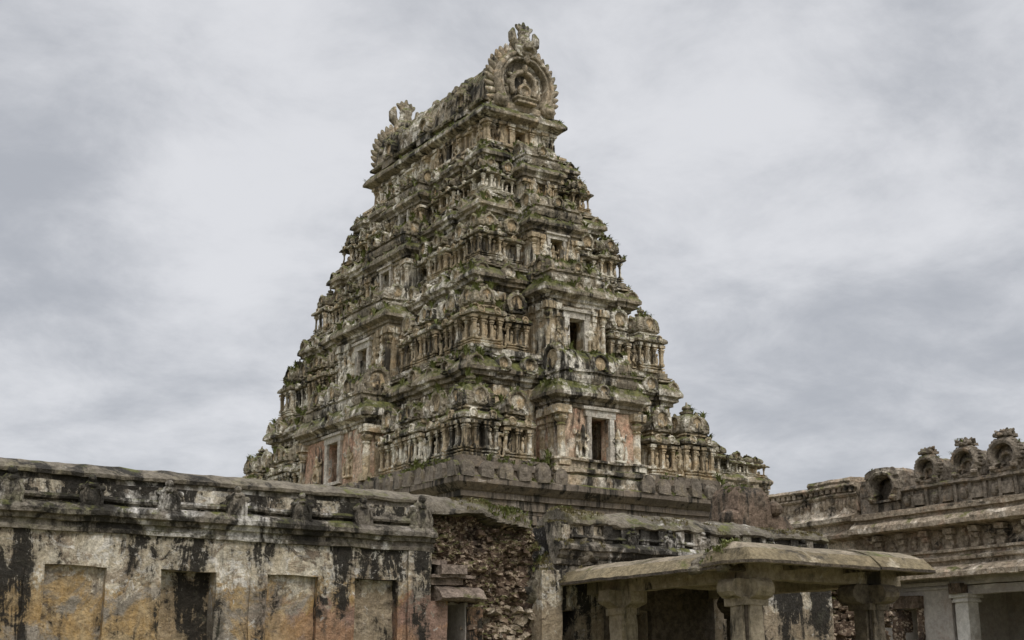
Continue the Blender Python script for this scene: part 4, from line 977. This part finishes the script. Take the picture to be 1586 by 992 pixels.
# ------------------------------------------------------------------ weeds rooted on the ledges (found by casting rays down on the masonry)
bpy.context.view_layer.update()
dg = bpy.context.evaluated_depsgraph_get()
def weeds(name, label, spots, lo, hi, mat, nb=(6,11), spread=.5):
    mb = MB()
    for p in spots:
        for b in range(random.randint(*nb)):
            a = random.uniform(0, 2*math.pi); L = random.uniform(lo, hi); w = L*random.uniform(.07,.13); t = random.uniform(.15,.9)*spread
            d = Vector((math.cos(a), math.sin(a), 0)); s = Vector((-math.sin(a), math.cos(a), 0)); o0 = Vector(p)+d*random.uniform(0,.05)-Vector((0,0,.02))
            m = o0+d*L*.35*t+Vector((0,0,L*.6)); e = o0+d*L*t*1.3+Vector((0,0,L*(1-.5*t)))
            mb.add([o0-s*w*.5, o0+s*w*.5, m+s*w, m-s*w, e], [(0,1,2,3),(3,2,4)])
    o = put(name, mb.mesh(name), mat); o['kind'] = 'stuff'; o['label'] = label; o['category'] = 'weeds'
    return o
def cast(n, x0, x1, y0, y1, ztop, zmin, seed, nzmin=.5, clump=2.2):
    rg = random.Random(seed); out = []; zmax = 20.0
    while len(out) < n:
        x, y = rg.uniform(x0, x1), rg.uniform(y0, y1)
        if noise.noise(Vector((x*clump*.5, y*clump*.5, seed))) < .08: continue
        hit, loc, nor, *_ = scn.ray_cast(dg, Vector((x,y,ztop)), Vector((0,0,-1)))
        if hit and nor.z > nzmin and zmin < loc.z < zmax: out.append(loc)
        elif rg.random() < .002: break
    return out
weeds('ledge_weeds', 'green moss tufts and small weeds growing along the tower ledges', cast(950, CX-4.9, CX+1, CY-8.3, CY+8.3, 30, 6.9, 1)+cast(520, CX-4.9, CX+4.9, CY-8.4, CY-4, 30, 6.9, 2), .07, .18, M['leaf'], (9,15), 1.0)
weeds('tower_fern', 'taller ferny weeds sprouting between the tower shrines', cast(75, CX-4.8, CX-2, CY-8.3, CY+8, 30, 7.2, 3, .4)+cast(65, CX-4.8, CX+4.9, CY-8.3, CY-5, 30, 7.2, 4, .4), .16, .34, M['leaf'], (14,24), 1.0)
weeds('coping_weeds', 'dry grass and moss tufts on the broken wall coping', cast(200, 11.9, 13.2, WY-.25, WY+.7, 6, 3.0, 15, .1)+cast(260, 10.6, 13.3, WY-.2, WY+.9, 6, 3.3, 5)+cast(120, 13.3, 18.3, WY-.15, WY+.3, 6, 3.9, 6), .03, .08, M['dryleaf'], (8,14), 1.0)
weeds('rubble_weeds', 'green weeds on the slumped heap and ruined brick', cast(110, 10.0, 13.1, WY-.2, WY+.5, 6, 3.2, 8, .2)+cast(25, 22.3, 23.4, 24.0, 24.9, 7, 5, 9)+cast(16, HX-.2, HX+.4, 16, 23.4, 8, 6.1, 10)+cast(40, 12.25, 12.8, 13.6, 14.4, 6, 3.0, 11, .1), .04, .11, M['leaf'], (10,16), 1.0)

# ------------------------------------------------------------------ camera (site axes are the building axes)
F, TH, YAW = 2076.8, R(15.16), R(56.69)
cam = bpy.data.cameras.new('camera'); co = bpy.data.objects.new('camera', cam); col.objects.link(co)
cam.sensor_fit = 'HORIZONTAL'; cam.sensor_width = 36; cam.lens = 36*F/1586; cam.clip_start = .1; cam.clip_end = 2000
co.location = (0,0,1.6)
co.rotation_euler = (R(90)+TH, 0, math.atan2(math.sin(YAW), math.cos(YAW))-R(90))
scn.camera = co

# ------------------------------------------------------------------ overcast sky, soft sun
SUN_EL, SUN_AZ = R(50), R(-98)                                      # direction towards the sun in the xy plane
sun = bpy.data.lights.new('sun', 'SUN'); sun.energy = 1.5; sun.angle = R(25); sun.color = (1,.95,.87)
so = bpy.data.objects.new('sun', sun); col.objects.link(so)
sd = Vector((math.cos(SUN_EL)*math.cos(SUN_AZ), math.cos(SUN_EL)*math.sin(SUN_AZ), math.sin(SUN_EL)))
so.rotation_euler = sd.to_track_quat('Z', 'Y').to_euler(); so.location = (0,-20,40)
w = bpy.data.worlds.new('World'); scn.world = w; w.use_nodes = True
t = w.node_tree; N = t.nodes; Lk = t.links
bg = N['Background']; bg.inputs['Strength'].default_value = .1
sky = N.new('ShaderNodeTexSky'); sky.sky_type = 'NISHITA'; sky.sun_disc = False; sky.sun_elevation = SUN_EL; sky.sun_rotation = math.pi/2-SUN_AZ
tc = N.new('ShaderNodeTexCoord'); D = tc.outputs['Generated']
def wn(scale, detail, rough, st, dist=0, off=(0,0,0)):
    m = N.new('ShaderNodeMapping'); Lk.new(D, m.inputs[0]); m.inputs['Scale'].default_value = st; m.inputs['Location'].default_value = off
    n = N.new('ShaderNodeTexNoise'); Lk.new(m.outputs[0], n.inputs['Vector']); n.inputs['Scale'].default_value = scale; n.inputs['Detail'].default_value = detail; n.inputs['Roughness'].default_value = rough; n.inputs['Distortion'].default_value = dist
    return n.outputs['Fac']
def wm(op, a, b):
    n = N.new('ShaderNodeMath'); n.operation = op
    for s, v in zip(n.inputs, (a, b)):
        if isinstance(v, (int, float)): s.default_value = v
        else: Lk.new(v, s)
    return n.outputs[0]
def wmix(f, a, b):
    n = N.new('ShaderNodeMix'); n.data_type = 'RGBA'
    for s, v in ((n.inputs[0], f), (n.inputs[6], a), (n.inputs[7], b)):
        if isinstance(v, tuple): s.default_value = (*v, 1)
        elif isinstance(v, (int, float)): s.default_value = v
        else: Lk.new(v, s)
    return n.outputs[2]
def wstep(v, a, b, lo=0., hi=1.):
    n = N.new('ShaderNodeMapRange'); n.interpolation_type = 'SMOOTHSTEP'; Lk.new(v, n.inputs[0])
    for i, q in enumerate((a, b, lo, hi)): n.inputs[i+1].default_value = q
    return n.outputs[0]
def ray(px, py):
    cx = (px-793)/F; cy = (496-py)/F; f = math.cos(TH)-cy*math.sin(TH); u = math.sin(TH)+cy*math.cos(TH)
    return Vector((cx*math.sin(YAW)+f*math.cos(YAW), -cx*math.cos(YAW)+f*math.sin(YAW), u)).normalized()
sp = N.new('ShaderNodeSeparateXYZ'); Lk.new(D, sp.inputs[0])
dz = wm('ADD', wm('MAXIMUM', sp.outputs[2], 0.0), .28)
cb = N.new('ShaderNodeCombineXYZ'); Lk.new(wm('DIVIDE', sp.outputs[0], dz), cb.inputs[0]); Lk.new(wm('DIVIDE', sp.outputs[1], dz), cb.inputs[1])
D0 = D; D = cb.outputs[0]                                           # the cloud sheet lies flat overhead and recedes to the horizon
cl = wm('ADD', wm('MULTIPLY', wn(1.5, 10, .56, (1,1,1), .25, (.3,.1,.2)), .62), wm('MULTIPLY', wn(4.6, 12, .62, (1,1,1), .25, (1.3,.4,0)), .70))
cl = wm('ADD', cl, -.16); D = D0
def bank(px, py, rad, amt):                                         # a cloud bank in one direction of the sky
    d = ray(px, py); n = N.new('ShaderNodeVectorMath'); n.operation = 'DOT_PRODUCT'; Lk.new(D, n.inputs[0]); n.inputs[1].default_value = d
    return wstep(n.outputs['Value'], math.cos(R(rad)), 1.0, 0, amt)
for b in ((120,290,8,-.17),(60,80,7,-.05),(330,60,10,.10),(560,130,8,.06),(230,420,6,.10),(330,360,5,.06),(120,560,7,-.07),(300,620,7,-.07),(1050,330,8,.05),(1000,90,9,.07),(1300,480,9,-.02),(1480,640,8,-.04),(1480,150,8,-.03),(1180,250,6,.04)):
    cl = wm('ADD', cl, bank(*b))
K = 10.6
cc = wmix(wstep(cl, .25, .70), (.42*K,.437*K,.475*K), (.71*K,.717*K,.745*K))
sx = N.new('ShaderNodeSeparateXYZ'); Lk.new(D, sx.inputs[0])
zen = wstep(sx.outputs[2], .53, .85, 1.0, 2.9)                      # an overcast vault is brighter overhead
mz = N.new('ShaderNodeMix'); mz.data_type = 'RGBA'; mz.blend_type = 'MULTIPLY'; mz.inputs[0].default_value = 1
Lk.new(cc, mz.inputs[6]); Lk.new(zen, mz.inputs[7])
Lk.new(wmix(.94, sky.outputs[0], mz.outputs[2]), bg.inputs['Color'])

vs = scn.view_settings; vs.view_transform = 'Standard'; vs.look = 'None'; vs.gamma = 1; vs.exposure = 0; vs.use_curve_mapping = False
scn.display_settings.display_device = 'sRGB'
scn.render.engine = 'CYCLES'; scn.cycles.max_bounces = 6; scn.cycles.use_denoising = True
